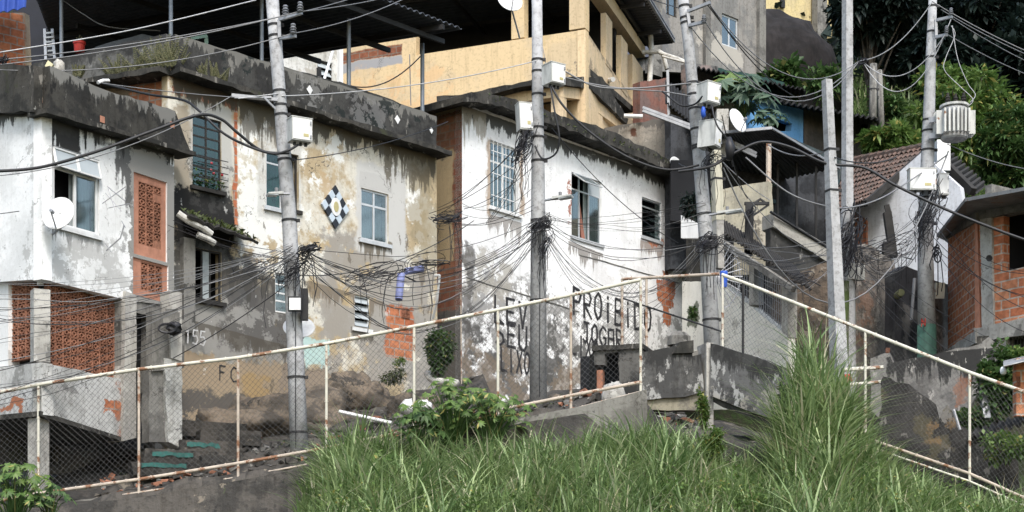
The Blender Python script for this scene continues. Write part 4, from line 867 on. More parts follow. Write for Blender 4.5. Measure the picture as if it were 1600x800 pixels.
# stair balustrade with white coping
Ws=W(1203,34.4,1300,35.2); mS=surf('balustrade_mould',(.34,.33,.3),(.26,.25,.23),1.2,layers=[nz_((.5,.49,.46),1.5,.55,.08,.8)])
mS2=surf('stair_wall_black',(.06,.06,.058),(.04,.04,.04),1.4,layers=[nz_((.3,.29,.27),1.6,.6,.08,.85,3),nz_((.18,.17,.15),5,.6,.06,.6,2)],speck=.2)
ST=thing('stair_balustrade','sloping stair wall with pale coping above black streaked masonry','wall',(6,35,8))
slab(ST,Ws,[(1204,334),(1300,392),(1300,418),(1204,356)],mS,name='coping',o0=.1,o1=-.3,jit=.012)
slab(ST,Ws,[(1204,354),(1300,416),(1322,480),(1204,450)],mS2,name='wall',jit=.0)
m=MB(); m.tube([P(1204,331,34.2),P(1292,386,35)],.03,7); m.build('handrail',M['blackmetal'],ST)
# rubble walls
Wr=W(1212,34.0,1300,33.8); wallthing('rubble_wall','brown rubble stone wall behind the tall grass beside the barred shed','wall',Wr,[(1205,440),(1232,430),(1300,405),(1312,600),(1205,600)],M['rubble'],jit=.03)
Wr2=W(1326,31.5,1400,33.0); wallthing('rubble_wall','tall grey brown rubble wall right of the mossy drain column','wall',Wr2,[(1326,398),(1352,380),(1398,408),(1400,620),(1326,620)],surf('rubble_grey',(.26,.23,.2),(.15,.135,.12),2,layers=[nz_((.36,.33,.29),2.6,.57,.07,.8),nz_((.035,.033,.03),1.3,.55,.1,.9),pt_(Wr2,1335,440,1365,540,(.3,.16,.1),.2,.5,th=(2,.45))],bump=1,bd=.08,speck=.8),jit=.03)
m=MB(); m.tube([P(1316,600,31),P(1318,440,31)],.12,10); m.tube([P(1330,600,31.2),P(1330,445,31.2)],.09,10); lone('drain_column','mossy green drain column beside the square post','pipe',m,surf('mossy_pipe',(.07,.1,.035),(.16,.16,.14),1.4,coord='OBJ'))
m=MB(); c=P(1332,425,31); m.box(c,.22,.2,.3); m.box(c+Vector((.12,-.02,-.03)),.2,.15,.28); lone('light_fixture','pair of small pale boxes fixed above the mossy drain column','electrical box',m,M['boxw'])
# dark gap walls
Wd=W(1394,31.6,1478,32.6); wallthing('dark_gap_wall','near-black wall with a round vent between rubble wall and green based pole','wall',Wd,[(1398,424),(1415,415),(1440,425),(1440,620),(1398,620)],surf('gap_wall_dark',(.055,.055,.06),(.09,.09,.09),1.3,layers=[pt_(Wd,1410,480,1440,600,(.2,.19,.18),.15,.8,th=(1.5,.42)),nz_((.02,.02,.02),1,.54,.1,.9)]))  # near-black base with a grey patch and darker blotches
m=MB(); m.lathe(P(1408,457,31.3),(0,1,0),[(0,0),(0,.07),(.02,.075),(.3,.075)],14); lone('vent_pipe','round greenish pipe end sticking out of the near-black wall','pipe',m,plain('vent_green',(.22,.23,.12),.7))
m=MB(); m.tube([P(1429,435,31.4),P(1424,500,31.4)],.035,7); lone('thin_pipe','thin grey pipe on the near-black wall left of the green based pole','pipe',m,M['galv'])
Wd2=W(1460,31.2,1500,32.2); wallthing('grey_wall','narrow grey wall with pale stains right of the green based pole','wall',Wd2,[(1455,436),(1486,446),(1490,620),(1455,620)],surf('greynarrow',(.13,.13,.13),(.2,.2,.2),1.5,layers=[pt_(Wd2,1462,500,1485,560,(.36,.34,.32),.12,.7,th=(3,.45)),nz_((.04,.04,.04),1,.54,.1,.9)]))
m=MB(); m.box(P(1468,454,30.8),.17,.12,.3,0,.2); lone('hanging_box','small cream box hanging on a wire right of the green based pole','electrical box',m,M['cream'])
# zigzag pale retaining wall and dark jagged wall
Wz=W(1380,28.3,1562,27.4); mZ=surf('retaining_streaked',(.24,.233,.22),(.14,.135,.13),1.3,layers=[st_(Wz,1385,560,1555,545,1.6,(.03,.03,.03),.65,.95,7),nz_((.46,.44,.41),2.2,.58,.07,.7,2.5),nz_((.06,.058,.055),2.6,.58,.06,.8,2),pt_(Wz,1492,590,1516,630,(.3,.13,.07),.15,.6,th=(3,.45))],speck=.6)
RW=thing('zigzag_retaining_wall','pale streaked retaining wall with rising zigzag top beside the brick house','wall',(6.8,28,3.2))
slab(RW,Wz,[(1360,560),(1388,550),(1395,566),(1420,561),(1450,556),(1480,549),(1530,538),(1545,526),(1556,536),(1556,575),(1540,590),(1514,640),(1500,660),(1380,660),(1360,640)],mZ,name='wall',jit=.02)
Wz2=W(1545,27.5,1560,29); 
m=MB(); m.prism(Wz2,[(0,Wz.z(1545,600)),(1.2,Wz.z(1545,600)),(1.2,Wz.z(1545,545)),(0,Wz.z(1545,524))],0,-.2); m.build('end_wall',M['concd'],RW)
cobfield(RW,W(1385,27.9,1392,27.9),1385,1391,543,551,.1,'clay',name='pierced_block')
Wj=W(1368,26.0,1575,25.4); mJ=surf('jagged_wall_mould',(.05,.048,.046),(.028,.027,.026),1.3,layers=[nz_((.2,.19,.175),2.4,.54,.1,.85,2),nz_((.09,.08,.05),1.2,.55,.1,.7),pt_(Wj,1455,665,1490,690,(.28,.18,.09),.2,.5,th=(2,.45)),nz_((.1,.09,.07),4,.6,.05,.7),nz_((.12,.09,.04),.9,.62,.06,.6)],speck=.3,bump=.8,bd=.04)
wallthing('jagged_wall','broken black mouldy wall with a jagged stepped top in front of the zigzag wall','wall',Wj,[(1376,596),(1380,588),(1392,590),(1400,597),(1420,600),(1437,615),(1450,622),(1462,632),(1468,655),(1474,640),(1480,633),(1490,645),(1500,665),(1545,690),(1590,712),(1600,830),(1376,800)],mJ,0,-.35,jit=.03)
m=MB(); m.tube([P(1490,640,25.5),P(1500,672,25.4)],.025,6); lone('short_pipe','short pale pipe leaning on the jagged black wall','pipe',m,M['galv'])
m=MB(); m.tube([P(1318,578,26.4),P(1380,574,26.4)],.035,7); lone('rail_pipe','upper pale pipe between square post and jagged wall','pipe',m,M['cream'])
m=MB(); m.tube([P(1318,602,26.4),P(1376,597,26.4)],.03,7); lone('rail_pipe','lower pale pipe between square post and jagged wall','pipe',m,M['cream'])
m=MB(); m.blob(P(1324,592,26.2),.08,.06,.08,8,6,.3,6); lone('red_bag','small red plastic bag behind the square post','bag',m,M['red'],smooth=True)
m=MB(); m.bar(P(1535,588,26.6),P(1541,655,26.4),.12,.12); lone('leaning_post','leaning grey post in the ivy left of the small brick shed','post',m,M['galv'])
# ---------------- brick house right
BR=W(1482,27.2,1540,29.6) 
A4=W(1480,31.6,1527,29.3); B4=W(1527,29.3,1640,28.0)
HR=thing('brick_house','unfinished orange brick house with grey concrete frame and a dark window at the right edge','house',(8.4,28.5,4.0))
mA4=brickm('brick_side_shaded',(.4,.14,.07),(.52,.22,.11),(.5,.42,.35),.35,bw=.24,bh=.15)  # darker bricks: shade of this side is put into the colour
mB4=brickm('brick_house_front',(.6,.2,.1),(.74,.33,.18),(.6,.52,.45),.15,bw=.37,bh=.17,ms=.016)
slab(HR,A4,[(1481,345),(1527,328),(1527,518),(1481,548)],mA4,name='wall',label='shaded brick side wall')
slab(HR,B4,[(1527,330),(1640,308),(1640,490),(1527,516)],mB4,holes=[B4.hole(1567,1640,334,424)],name='wall',o0=-.02,label='front wall of large orange blocks')
m=MB(); m.prism(B4,B4.px([(1525,326),(1528,326),(1533,512),(1525,516)]),.03,-.2); m.build('brick_edge',M['clayo'],HR)
m=MB(); m.prism(B4,B4.px([(1533,342),(1551,338),(1554,506),(1536,512)]),.03,-.2,jit=.012); m.build('concrete_column',M['concl'],HR)
m=MB(); m.prism(B4,B4.px([(1525,318),(1650,290),(1650,322),(1525,344)]),.05,-.2,jit=.008); m.build('concrete_beam',M['conc'],HR)
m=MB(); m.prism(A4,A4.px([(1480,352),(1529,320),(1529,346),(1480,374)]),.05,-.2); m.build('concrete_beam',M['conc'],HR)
m=MB(); m.prism(B4,B4.px([(1525,514),(1650,487),(1650,516),(1525,536)]),.06,-.3,jit=.01); m.prism(A4,A4.px([(1481,548),(1529,516),(1529,536),(1481,562)]),.06,-.3,jit=.01); m.build('floor_beam',M['concl'],HR)
m=MB(); a=P(1462,372,31.0);b=P(1505,312,29.2);c=P(1650,282,27.0);d=P(1650,300,33)
vs=[P(1464,368,31.2),P(1508,312,28.2),P(1660,284,26.6),P(1660,284,26.6)+Vector((1.5,5,.5)),P(1464,368,31.2)+Vector((1.5,3,.4))]
m.add([v for v in vs],[(0,1,2,3,4)]); m.build('roof_sheet',M['zinc'],HR,solid=.06)
m=MB(); m.lathe(P(1545,404,28.9),(0,-1,0),[(0,.0),(0,.05),(.03,.06),(.03,.04)],14); m.build('cable_ring',M['coil'],HR)
m=MB(); m.box(P(1590,390,29.5),.5,.1,1.6); m.build('inner_post',M['conc'],HR)
m=MB(); B4l=B4.shift(-.3); m.prism(B4l,B4l.px([(1560,515),(1650,500),(1650,640),(1560,640)]),0,-.2); m.build('lower_wall',M['concd'],HR)
m=MB()
for i in range(14): x=1574+i*5; m.bar(B4.P(x,520,-.1),B4.P(x,545,-.1),.015)
m.build('lower_grille',M['blackmetal'],HR)
m=MB(); m.prism(B4,B4.px([(1556,522),(1572,519),(1570,560),(1558,560)]),-.02,-.25); m.build('lower_pillar',M['concl'],HR)
body(HR,B4,0,3.0,4,8.0,3,M['conc'],False,o=-.22)
# small brick shed low right
SB=W(1588,25.0,1660,25.0); SH=thing('brick_shed','low brick shed with metal roof cut by the right edge, below the big brick house','shed',(8.2,25.2,2.5))
slab(SH,SB,[(1588,560),(1660,560),(1660,650),(1588,650)],mB4,name='wall')
m=MB(); corr(m,P(1568,566,25.6),P(1568,572,24.4),P(1680,545,24.4),P(1680,540,25.6),5,.02,2); m.build('roof_sheet',M['zinc'],SH,solid=.015)
cobfield(SH,SB,1588,1594,588,604,.1,'clay',o=.03,name='pierced_block')
m=MB(); m.lathe(P(1567,574,25),(0,-.3,-1),[(0,.03),(.04,.05),(.09,.05),(.12,.03),(.12,0)],10); m.build('lamp_bulb',M['white'],SH)
m=MB(); corr(m,P(1520,672,26.8),P(1640,636,26.2),P(1640,652,25.0),P(1512,684,25.4),10,.035,2); lone('tile_roof_strip','strip of dark wavy fibre roof above the bushes at the right edge','roof',m,M['mould'],solid=.03)
# ---------------- white house with clay tile roof
TW=W(1330,38.5,1480,35.8); TH2=thing('tile_roof_house','small white house with a mossy clay tile roof behind the transformer pole','house',(9,37.5,7.5))
mTW=surf('whitewash_blueish',(.60,.62,.66),(.52,.54,.58),1,layers=[pt_(TW,1330,330,1368,420,(.4,.36,.33),.2,.8,th=(1.5,.42)),nz_((.35,.35,.36),1.2,.6,.07,.5)],dirt=.3)
TG=W(1322,37.4,1540,35.0)
slab(TH2,TG,[(1322,342),(1440,238),(1500,292),(1520,470),(1322,470)],mTW,name='gable_wall')
slab(TH2,TG,[(1335,330),(1356,345),(1356,440),(1332,440)],brickm('brick_base_tile_house',(.3,.1,.06),(.4,.18,.1),(.2,.17,.15),.8),name='brick_pier',o0=.06,o1=.0)
# tile slope: rows of half round tiles
A=P(1290,345,36.6); B_=P(1352,318,35.4); Cc=P(1452,232,37.6); D=P(1325,256,40.5)
m=MB(); nr=10; nc=17
for j in range(nc):
    for i in range(nr):
        s0=j/nc; s1=(j+.92)/nc; t0=i/nr; t1=(i+1.18)/nr
        def Q(s,t,l): p=A.lerp(B_,s).lerp(D.lerp(Cc,s),min(t,1.03)); return p+Vector((0,0,l))
        vs=[]
        for (t,l) in ((t0,.035+U(0,.02)),(t1,0)):
            for k in range(5):
                a=math.pi*k/4; s=(s0+s1)/2-(s1-s0)/2*math.cos(a); vs.append(Q(s,t,l+math.sin(a)*.09))
        m.add(vs,[(k,k+1,k+6,k+5) for k in range(4)]+[(0,5,9,4)])
tl=surf('clay_tiles_mossy',(.15,.1,.082),(.085,.068,.06),3,layers=[nz_((.5,.45,.42),5,.64,.04,.8),nz_((.05,.05,.045),1.6,.55,.1,.8)],speck=.3,coord='UV')
m.build('tile_roof',tl,TH2)
m=MB(); m.add([A,B_,Cc,D],[(0,1,2,3)]); m.build('roof_boarding',M['mould'],TH2,solid=.05)
m=MB(); m.tube([A,B_],.05,6); m.bar(B_,Cc,.1,.14); m.bar(Cc+Vector((0,0,.02)),P(1520,300,36.2),.14,.18); m.build('verge_beam',M['mould'],TH2)
m=MB(); n=10
for i in range(n): a=D.lerp(Cc,i/n); b=D.lerp(Cc,(i+1.1)/n); m.tube([a+Vector((0,0,.04)),b+Vector((0,0,.07))],.1,8)
m.build('ridge_tiles',tl,TH2)
m=MB(); corr(m,Cc,P(1525,302,36.2),P(1540,290,39.5),P(1470,225,41),12,.05,2); m.build('rear_roof_slope',M['mould'],TH2,solid=.04)
m=MB(); m.box(P(1472,245,36.5),.3,.3,.7); m.build('chimney_block',M['white'],TH2)
m=MB(); m.bar(P(1386,332,33.5),P(1396,402,33.5),.16,.14); m.bar(P(1384,332,33.5),P(1392,330,33.5),.05,.3); lone('burnt_stump','charred wooden stump post leaning before the white tile-roofed house','post',m,M['mould'])
m=MB(); m.box(P(1385,398,33.2),.15,.2,.5); lone('burnt_block','short charred block beside the leaning stump','post',m,M['mould'])
# ---------------- sheds behind right of graffiti house (barred windows, roof)
WS=W(1062,37.0,1232,32.6); 
SHD=thing('whitewashed_shed','low whitewashed shed with barred openings under a sagging fibre roof behind the third pole','shed',(4.6,33.3,4.5))
mSH=surf('whitewash_shed',(.88,.86,.79),(.78,.76,.69),1,layers=[pt_(WS,1065,340,1120,425,(.06,.06,.058),.3,.85,th=(1.3,.42)),pt_(WS,1075,475,1090,510,(.05,.07,.03),.08,.8),nz_((.3,.28,.24),1.2,.58,.08,.6)],speck=.4,crack=.9,bump=.4,dirt=.15)
slab(SHD,WS,[(1066,440),(1126,440),(1230,525),(1236,640),(1066,640)],mSH,name='wall',jit=.01)
slab(SHD,WS,[(1066,345),(1100,350),(1128,370),(1128,445),(1066,445)],M['concd'],name='upper_wall',o0=-.1,o1=-.3)
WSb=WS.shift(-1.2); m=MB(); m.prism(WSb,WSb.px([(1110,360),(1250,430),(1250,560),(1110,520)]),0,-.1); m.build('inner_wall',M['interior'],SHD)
for (x0,x1,yt,yb) in ((1170,1178,414,478),(1221,1231,445,530)):
    m=MB(); u0,u1,z0,z1=WS.rect(x0,x1,yt,yb); m.wbox(WS,u0,u1,z0,z1,-.002,-.22); m.build('pillar',M['concl'],SHD)
for (xa,xb,ya,yb,ga,gb) in ((1124,1168,392,412,445,472),(1180,1220,420,442,482,515)):
    m=MB(); n=12
    for i in range(n+1):
        t=i/n; x=xa+(xb-xa)*t; m.tube([WS.P(x,ya+(yb-ya)*t,-.1),WS.P(x,ga+(gb-ga)*t,-.1)],.009,4)
    for s in (.05,.28,.5,.75,.95):
        m.tube([WS.P(xa,ya+(ga-ya)*s,-.1),WS.P(xb,yb+(gb-yb)*s,-.1)],.009,4)
    m.build('iron_grille',M['galv'],SHD)
m=MB(); vs=[]; n=40
f0=P(1062,350,34.4);f1=P(1130,352,33.4);f2=P(1262,448,31.0)
m2=MB(); corr(m2,P(1112,352,34.2),P(1268,452,30.9),P(1245,420,33.2),P(1108,330,36),30,.035,2); m2.build('fibre_roof',M['mould'],SHD,solid=.025)
m=MB(); m.bar(P(1118,372,33.9),P(1240,452,31.4),.1,.12); m.build('eaves_beam',M['conc'],SHD)
# round ray grille (fan shaped ironwork)
m=MB(); c=P(1118,432,32.6)
for i in range(14):
    a=-1.2+i*.2; m.tube([c,c+Vector((math.cos(a)*.55,0,math.sin(a)*.75))],.01,4)
m.tube([c+Vector((math.cos(-1.2+i*.13)*.5,0,math.sin(-1.2+i*.13)*.7)) for i in range(21)],.012,4)
lone('fan_grille','fan shaped iron ray grille right behind the third pole','grille',m,M['galv'])
m=MB(); m.lathe(P(1131,424,26.2),(0,0,-1),[(0,0),(0,.06),(.02,.065),(.26,.05),(.28,0)],12); lone('blue_bucket','blue plastic bucket hanging at the top corner of the fence','bucket',m,M['bluepl'])
m=MB(); m.prism(W(1064,35,1105,34.6),W(1064,35,1105,34.6).px([(1064,336),(1092,350),(1105,356),(1105,372),(1064,372)]),0,-.1); lone('white_parapet_piece','short white sloping parapet between graffiti house and third pole','wall',m,M['white'])
wq=W(1056,37,1100,37); wallthing('shaded_gap_wall','near-black wall painted as deep shade above the short white parapet','wall',wq,[(1048,250),(1120,250),(1120,345),(1048,345)],M['interior'],jit=0)  # near-black sheet gives the gap its shade by colour
# front concrete parapets of the passage (middle right)
Wf=W(1003,25.6,1106,25.9); mF=surf('passage_parapet',(.11,.11,.107),(.06,.06,.06),1.2,layers=[nz_((.34,.34,.33),1.5,.5,.1,.85,1.8),st_(Wf,1000,543,1106,543,1.0,(.03,.03,.03),.55,.9,5),nz_((.03,.03,.03),2,.58,.07,.7,2)],crack=.8,speck=.3)
PS=thing('passage_parapet','blackened concrete parapet wall of the passage, between the broken hut and the overhanging slab','wall',(1.9,25.8,3.4))
slab(PS,Wf,[(1003,550),(1055,541),(1082,535),(1082,556),(1096,553),(1100,612),(1070,620),(1003,625)],mF,name='wall',o0=0,o1=-.22,jit=.012)
slab(PS,Wf,[(1005,612),(1100,606),(1102,640),(1005,640)],surf('cracked_base',(.28,.26,.2),(.15,.14,.12),1.4,layers=[nz_((.05,.06,.03),1.2,.55,.1,.7)],crack=1),name='base',o0=-.06,o1=-.3,jit=.02)
slab(PS,Wf,[(1060,535),(1082,532),(1082,552),(1050,553)],M['concd'],name='coping_block',o0=.05,o1=-.2,jit=.01)
m=MB(); m.wbox(Wf,Wf.u(1102),Wf.u(1113),Wf.z(1102,690),Wf.z(1102,536),.05,-.35); m.build('pillar',M['concl'],PS)
slab(PS,Wf,[(1083,548),(1103,542),(1103,620),(1083,615)],M['conc'],name='recess_wall',o0=-.3,o1=-.4)
Wf2=W(1108,25.8,1225,25.0); mF2=surf('overhang_slab',(.13,.13,.13),(.06,.06,.06),1.1,layers=[nz_((.4,.4,.39),1.3,.5,.1,.85,2.5),st_(Wf2,1108,535,1225,575,.9,(.035,.035,.035),.7,.92,4.5),pt_(Wf2,1108,610,1225,660,(.36,.34,.3),.12,.7,th=(2,.42))],crack=.7,speck=.3)
OS=thing('overhanging_slab','slanting blackened concrete stair flank jutting over the tall grass','wall',(3.6,25.4,3.2))
slab(OS,Wf2,[(1110,536),(1122,539),(1175,555),(1222,573),(1220,648),(1208,654),(1160,638),(1110,618)],mF2,name='flank_wall',o1=-.25,jit=.012)
m=MB(); m.prism(Wf2,Wf2.px([(1112,618),(1208,655),(1206,668),(1112,628)]),-.05,-1.0,jit=.02); m.build('soffit',M['concd'],OS)
# broken hut
Wh=W(960,25.7,1003,25.55); Wh2=W(910,26.6,958,25.72); Wh3=W(928,25.85,1003,25.6)
HB=thing('broken_hut','low broken concrete hut with a black doorway beside the fence','hut',(1.4,26.1,3.5))
slab(HB,Wh3,[(928,545),(1003,541),(1003,625),(967,620),(967,550),(945,553),(945,570),(928,570)],surf('hut_wall',(.12,.117,.11),(.06,.06,.057),1.4,layers=[nz_((.3,.29,.27),1.8,.58,.08,.7),nz_((.03,.03,.03),1.4,.56,.1,.8)],crack=1),name='wall',o1=-.16,jit=.012)
slab(HB,Wh2,[(911,566),(930,548),(932,625),(913,625)],M['concd'],name='wall',o1=-.15,jit=.01)
m=MB(); m.prism(Wh3,Wh3.px([(926,541),(1005,537),(1005,545),(926,549)]),.05,-1.0,jit=.012); m.build('roof_slab',M['concd'],HB)
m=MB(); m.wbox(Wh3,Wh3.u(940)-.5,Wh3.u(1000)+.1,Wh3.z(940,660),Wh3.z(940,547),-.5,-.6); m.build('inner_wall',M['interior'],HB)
m=MB(); m.wbox(Wh3,Wh3.u(932),Wh3.u(941),Wh3.z(932,618),Wh3.z(932,578),-.02,-.14); m.build('broken_brick_pier',M['clay'],HB)
m=MB(); m.blob(P(958,618,25.4),.2,.12,.22,10,8,.5,4); lone('rubbish_bag','white crumpled bag in the doorway of the broken hut','bag',m,M['concl'],smooth=True)
m=MB(); m.blob(P(940,628,26.0),.35,.25,.14,10,8,.7,3); lone('rubble_stone','grey rubble lump in front of the broken hut','stone',m,M['conc'],smooth=False)
m=MB(); m.lathe(P(1061,540,27.5),(0,0,1),[(0,.2),(.15,.2),(.22,.12),(.26,.0)],12); lone('round_capping','rounded dark cement cap behind the hut, under the cross shaped brick patch','cement cap',m,M['conc'],smooth=False)
def interp(l,x):
    if x<=l[0][0]: return l[0][1]
    for (a,b),(c,d) in zip(l,l[1:]):
        if x<=c: return b+(d-b)*(x-a)/(c-a)
    return l[-1][1]
FB=[(-400,835),(0,792),(217,768),(372,742),(500,718),(647,690),(778,662),(892,640),(1002,625),(1030,660),(1150,690),(1352,730),(1515,764),(1600,795),(2000,900)]
GT=[(430,775),(480,745),(510,690),(545,668),(700,694),(870,684),(960,678),(1010,662),(1080,672),(1150,700),(1195,700),(1216,610),(1240,545),(1262,530),(1288,545),(1312,595),(1335,640),(1355,675),(1400,720),(1460,748),(1600,752)]
GB=[(430,775),(510,700),(900,690),(1150,690),(1400,720),(1600,752)]
def Zf(X): px=CX+X/24.5*F; return (HZ-interp(FB,px))/F*24.5
def ground(X,Y):
    if Y<24.4:
        px=CX+X/24.2*F; bl=min(1,max(0,(24.3-Y)/3.0)); g=(HZ-(interp(GT,px)*(1-bl)+interp(GB,px)*bl))/F*24.2-.62 if px>430 else (HZ-interp([(-400,860),(60,800),(430,775+12)],px))/F*24.2-.8
        z=g-.3*(24.3-Y) if Y>19 else g-1.59-(19-Y)*.75
        return max(z,-1.6)
    z=Zf(X)
    if Y<24.5: return z-.1
    z+= (.27 if X<-.5 else .18)*(min(Y,31)-24.5)
    if Y>31: z+=.08*(min(Y,39)-31)
    if Y>39: z+=1.3*(min(Y,44)-39)
    if Y>44: z=z+.62*(min(Y,60)-44)
    if Y>60: z+=.95*(Y-60)
    return z+ (0 if Y>44 else 0)
def frange(a,b,s):
    o=[]; 
    while a<b-1e-6: o.append(a); a+=s
    return o
xs=frange(-90,-12,6)+frange(-12,14,.22)+frange(14,100,5)+[100]
ys=frange(-6,14,4)+frange(14,24.3,.4)+[24.3,24.399,24.42]+frange(24.52,33,.2)+frange(33,46,.8)+frange(46,80,2)+frange(80,141,10)
m=MB(); vs=[]
for Y in ys:
    for X in xs:
        z=ground(X,Y); k=.0
        if 24.45<Y<33: q=Vector((X*1.3,Y*1.3,0)); z+=.16*noise.noise(q)+.07*noise.noise(q*3.1)
        elif 19<Y<24.3: z+=.1*noise.noise(Vector((X,Y,1)))
        elif Y>=33: z+=.5*noise.noise(Vector((X*.3,Y*.3,2)))
        vs.append((X,Y,z))
nx=len(xs)
for j in range(len(ys)-1):
    for i in range(nx-1):
        yc=(ys[j]+ys[j+1])/2; m.mi=1 if (24.4<yc<34 and xs[i]<6) else 0
        m.f.append((j*nx+i,j*nx+i+1,(j+1)*nx+i+1,(j+1)*nx+i)); m.m.append(m.mi)
m.v=vs
m.build('ground',[M['soil'],M['rock']],kind='structure',recalc=False,smooth=True)
# retaining wall under the fence
Wt=W(-60,24.62,1012,24.4)
mRT=surf('fence_base_wall',(.20,.195,.18),(.13,.125,.115),1.2,layers=[nz_((.4,.385,.35),1.2,.6,.06,.7),nz_((.05,.05,.047),1.6,.55,.1,.85,2),nz_((.07,.09,.03),1.3,.63,.06,.6)],crack=1,speck=.3,bump=.6)
wallthing('fence_base_wall','low grey retaining wall carrying the long chain link fence','wall',Wt,[(-60,806),(0,796),(217,770),(372,746),(500,721),(560,706),(647,690),(778,660),(892,638),(1010,608),(1012,780),(-60,930)],mRT,0,-.22,jit=.012)
m=MB()   # rough steps with worn teal paint
# rough steps
stp=thing('rough_steps','rough dark concrete steps with worn teal paint climbing between fence and ochre house','steps',(-5.2,26.3,2.6))
for i,(x,y,Y,w_,te) in enumerate([(262,722,25.4,1.3,1),(275,704,25.8,1.2,1),(345,712,25.8,.8,0),(322,690,26.3,1.0,1),(352,672,26.9,1.0,0),(325,660,27.3,1.1,1),(300,648,27.7,1.2,0)]):
    m=MB(); c=P(x,y,Y); b=len(m.v); m.box(c+Vector((0,.25,-.12)),w_,.6,.24,.35); m.v[b:]=[(a+U(-.03,.03),b_+U(-.03,.03),c_+U(-.02,.02)) for a,b_,c_ in m.v[b:]]
    s=m.build('step',M['rock'],stp)
    if te:
        m=MB(); q=W(0,10,1,10); M4=Matrix.Rotation(.35,3,'Z')
        p0=c+M4@Vector((-w_*.32,-.062,-.03)); p1=c+M4@Vector((w_*.22,-.062,-.03)); n=8; pts=[]
        vs=[]
        for k in range(n+1):
            p=p0.lerp(p1,k/n); vs+=[p+Vector((0,0,-.07+U(-.02,.02))),p+Vector((0,0,.0+U(-.015,.02)))]
        m.add(vs,[(2*k,2*k+2,2*k+3,2*k+1) for k in range(n)]); m.build('teal_paint',M['teal'],s,solid=.01)
# boulders under house 2
mbo=surf('boulder_ochre',(.19,.155,.12),(.09,.078,.065),2.4,layers=[nz_((.04,.038,.035),1.2,.56,.1,.9),nz_((.07,.09,.03),1.5,.64,.05,.8)],bump=1,bd=.06,coord='OBJ')
for i,(x,y,Y,a,b_,c_,lab) in enumerate([(430,640,28.4,1.3,.5,.55,'broad ochre rock under the house wall left of the leaning pole'),(555,622,30.2,.85,.45,.6,'rounded pinkish rock under the peeling wall'),(610,640,30.6,.8,.45,.35,'low mossy rock left of the hanging green bush'),(500,668,28.4,1.2,.5,.28,'flat dark rock behind the third fence panel'),(660,650,28.5,.6,.45,.5,'dark rock behind the white bag'),(760,650,29.0,1.0,.5,.4,'grey rock at the foot of the graffiti wall'),(350,655,27.9,.8,.4,.3,'small dark ledge rock above the teal steps'),(880,640,30.0,.9,.4,.35,'grey rock between second pole and broken hut')]):
    m=MB(); m.blob(P(x,y,Y)+Vector((0,0,-c_*.35)),a,b_,c_*1.15,46,30,.6,1.2); c0=P(x,y,Y)
    m.v=[tuple(Vector(p)+(Vector(p)-c0).normalized()*(.16*abs(noise.noise(Vector(p)*2.7))+.07*noise.noise(Vector(p)*7)-.06)) for p in m.v]; m.build('boulder',mbo,None,label=lab,cat='rock',group='rocks at the foot of the houses',smooth=True)
random.seed(77)
m=MB()
for i in range(900):
    X=U(-6.6,3.2); Y=24.75+abs(random.gauss(0,2.2)); z=ground(X,Y)+.16*noise.noise(Vector((X*1.3,Y*1.3,0)))+.07*noise.noise(Vector((X*4.03,Y*4.03,0))); s=U(.02,.075)*U(.6,1.6)
    b=len(m.v); m.mi=random.choice((0,0,0,1,1,2)); m.box(Vector((X,Y,z+s*.3)),s*U(.8,2),s*U(.8,1.6),s*U(.5,1.1),U(0,3),U(-.5,.5)); m.v[b:]=[(a+U(-.3,.3)*s,c+U(-.3,.3)*s,d+U(-.3,.3)*s) for a,c,d in m.v[b:]]
m.build('rubble',[M['rock'],M['conc'],M['clay']],kind='stuff')
m=MB(); m.tube([P(530,643,26.5),P(612,661,26.3)],.03,7); lone('fallen_pipe','long white pipe lying on the rock behind the fence','pipe',m,M['white'])
m=MB(); m.tube([P(668,584,29),P(672,590,28.8),P(682,596,28.6),P(714,599,28.2)],.07,10); lone('bent_drain_pipe','bent white drain pipe under the hanging bush','pipe',m,M['pvc'],smooth=True)
m=MB(); m.blob(P(638,637,27.4),.14,.12,.13,12,8,.5,4); m.blob(P(662,634,27.4),.14,.1,.09,12,8,.5,4); lone('white_sack','white crumpled sack on the rock behind the fence','bag',m,M['white'],smooth=True)
m=MB(); m.tube([P(687,430,29.6),P(683,470,29.8),P(676,498,30)],.022,6); m.tube([P(687,430,29.6),P(679,431,29.7)],.022,6); lone('vent_pipe','thin bent white pipe at the corner of the ochre house','pipe',m,M['white'])
m=MB(); m.tube([P(721,600,29.4),P(720,457,29.4)],.012,5); lone('thin_rod','thin rusty rod standing in the gap between the two houses','rod',m,M['rustp'])
# ================================================================= chain link fences
def linkpanel(par,a,b,c,d,mat='wire'):
    m=MB(); L=(b-a).length; H=(a-d).length; st=.09; w=.0042
    def Q(s,t): return d.lerp(c,s/L).lerp(a.lerp(b,s/L),t/H)
    k=-H
    while k<L:
        for sg in (1,-1):
            if sg==1: s0,t0,s1,t1=k,0,k+H,H
            else: s0,t0,s1,t1=k,H,k+H,0
            # clip to 0..L
            if s1<=0 or s0>=L: continue
            if s0<0: f=(0-s0)/(s1-s0); t0+=(t1-t0)*f; s0=0
            if s1>L: f=(L-s0)/(s1-s0); t1=t0+(t1-t0)*f; s1=L
            n=4; pts=[Q(s0+(s1-s0)*i/n,t0+(t1-t0)*i/n)+Vector((0,.012*math.sin(i*1.9+k*7)+sg*.004,0)) for i in range(n+1)]
            m.tube(pts,w/2,3,False)
        k+=st
    return m.build('wire_mesh',M[mat],par,uv=False)
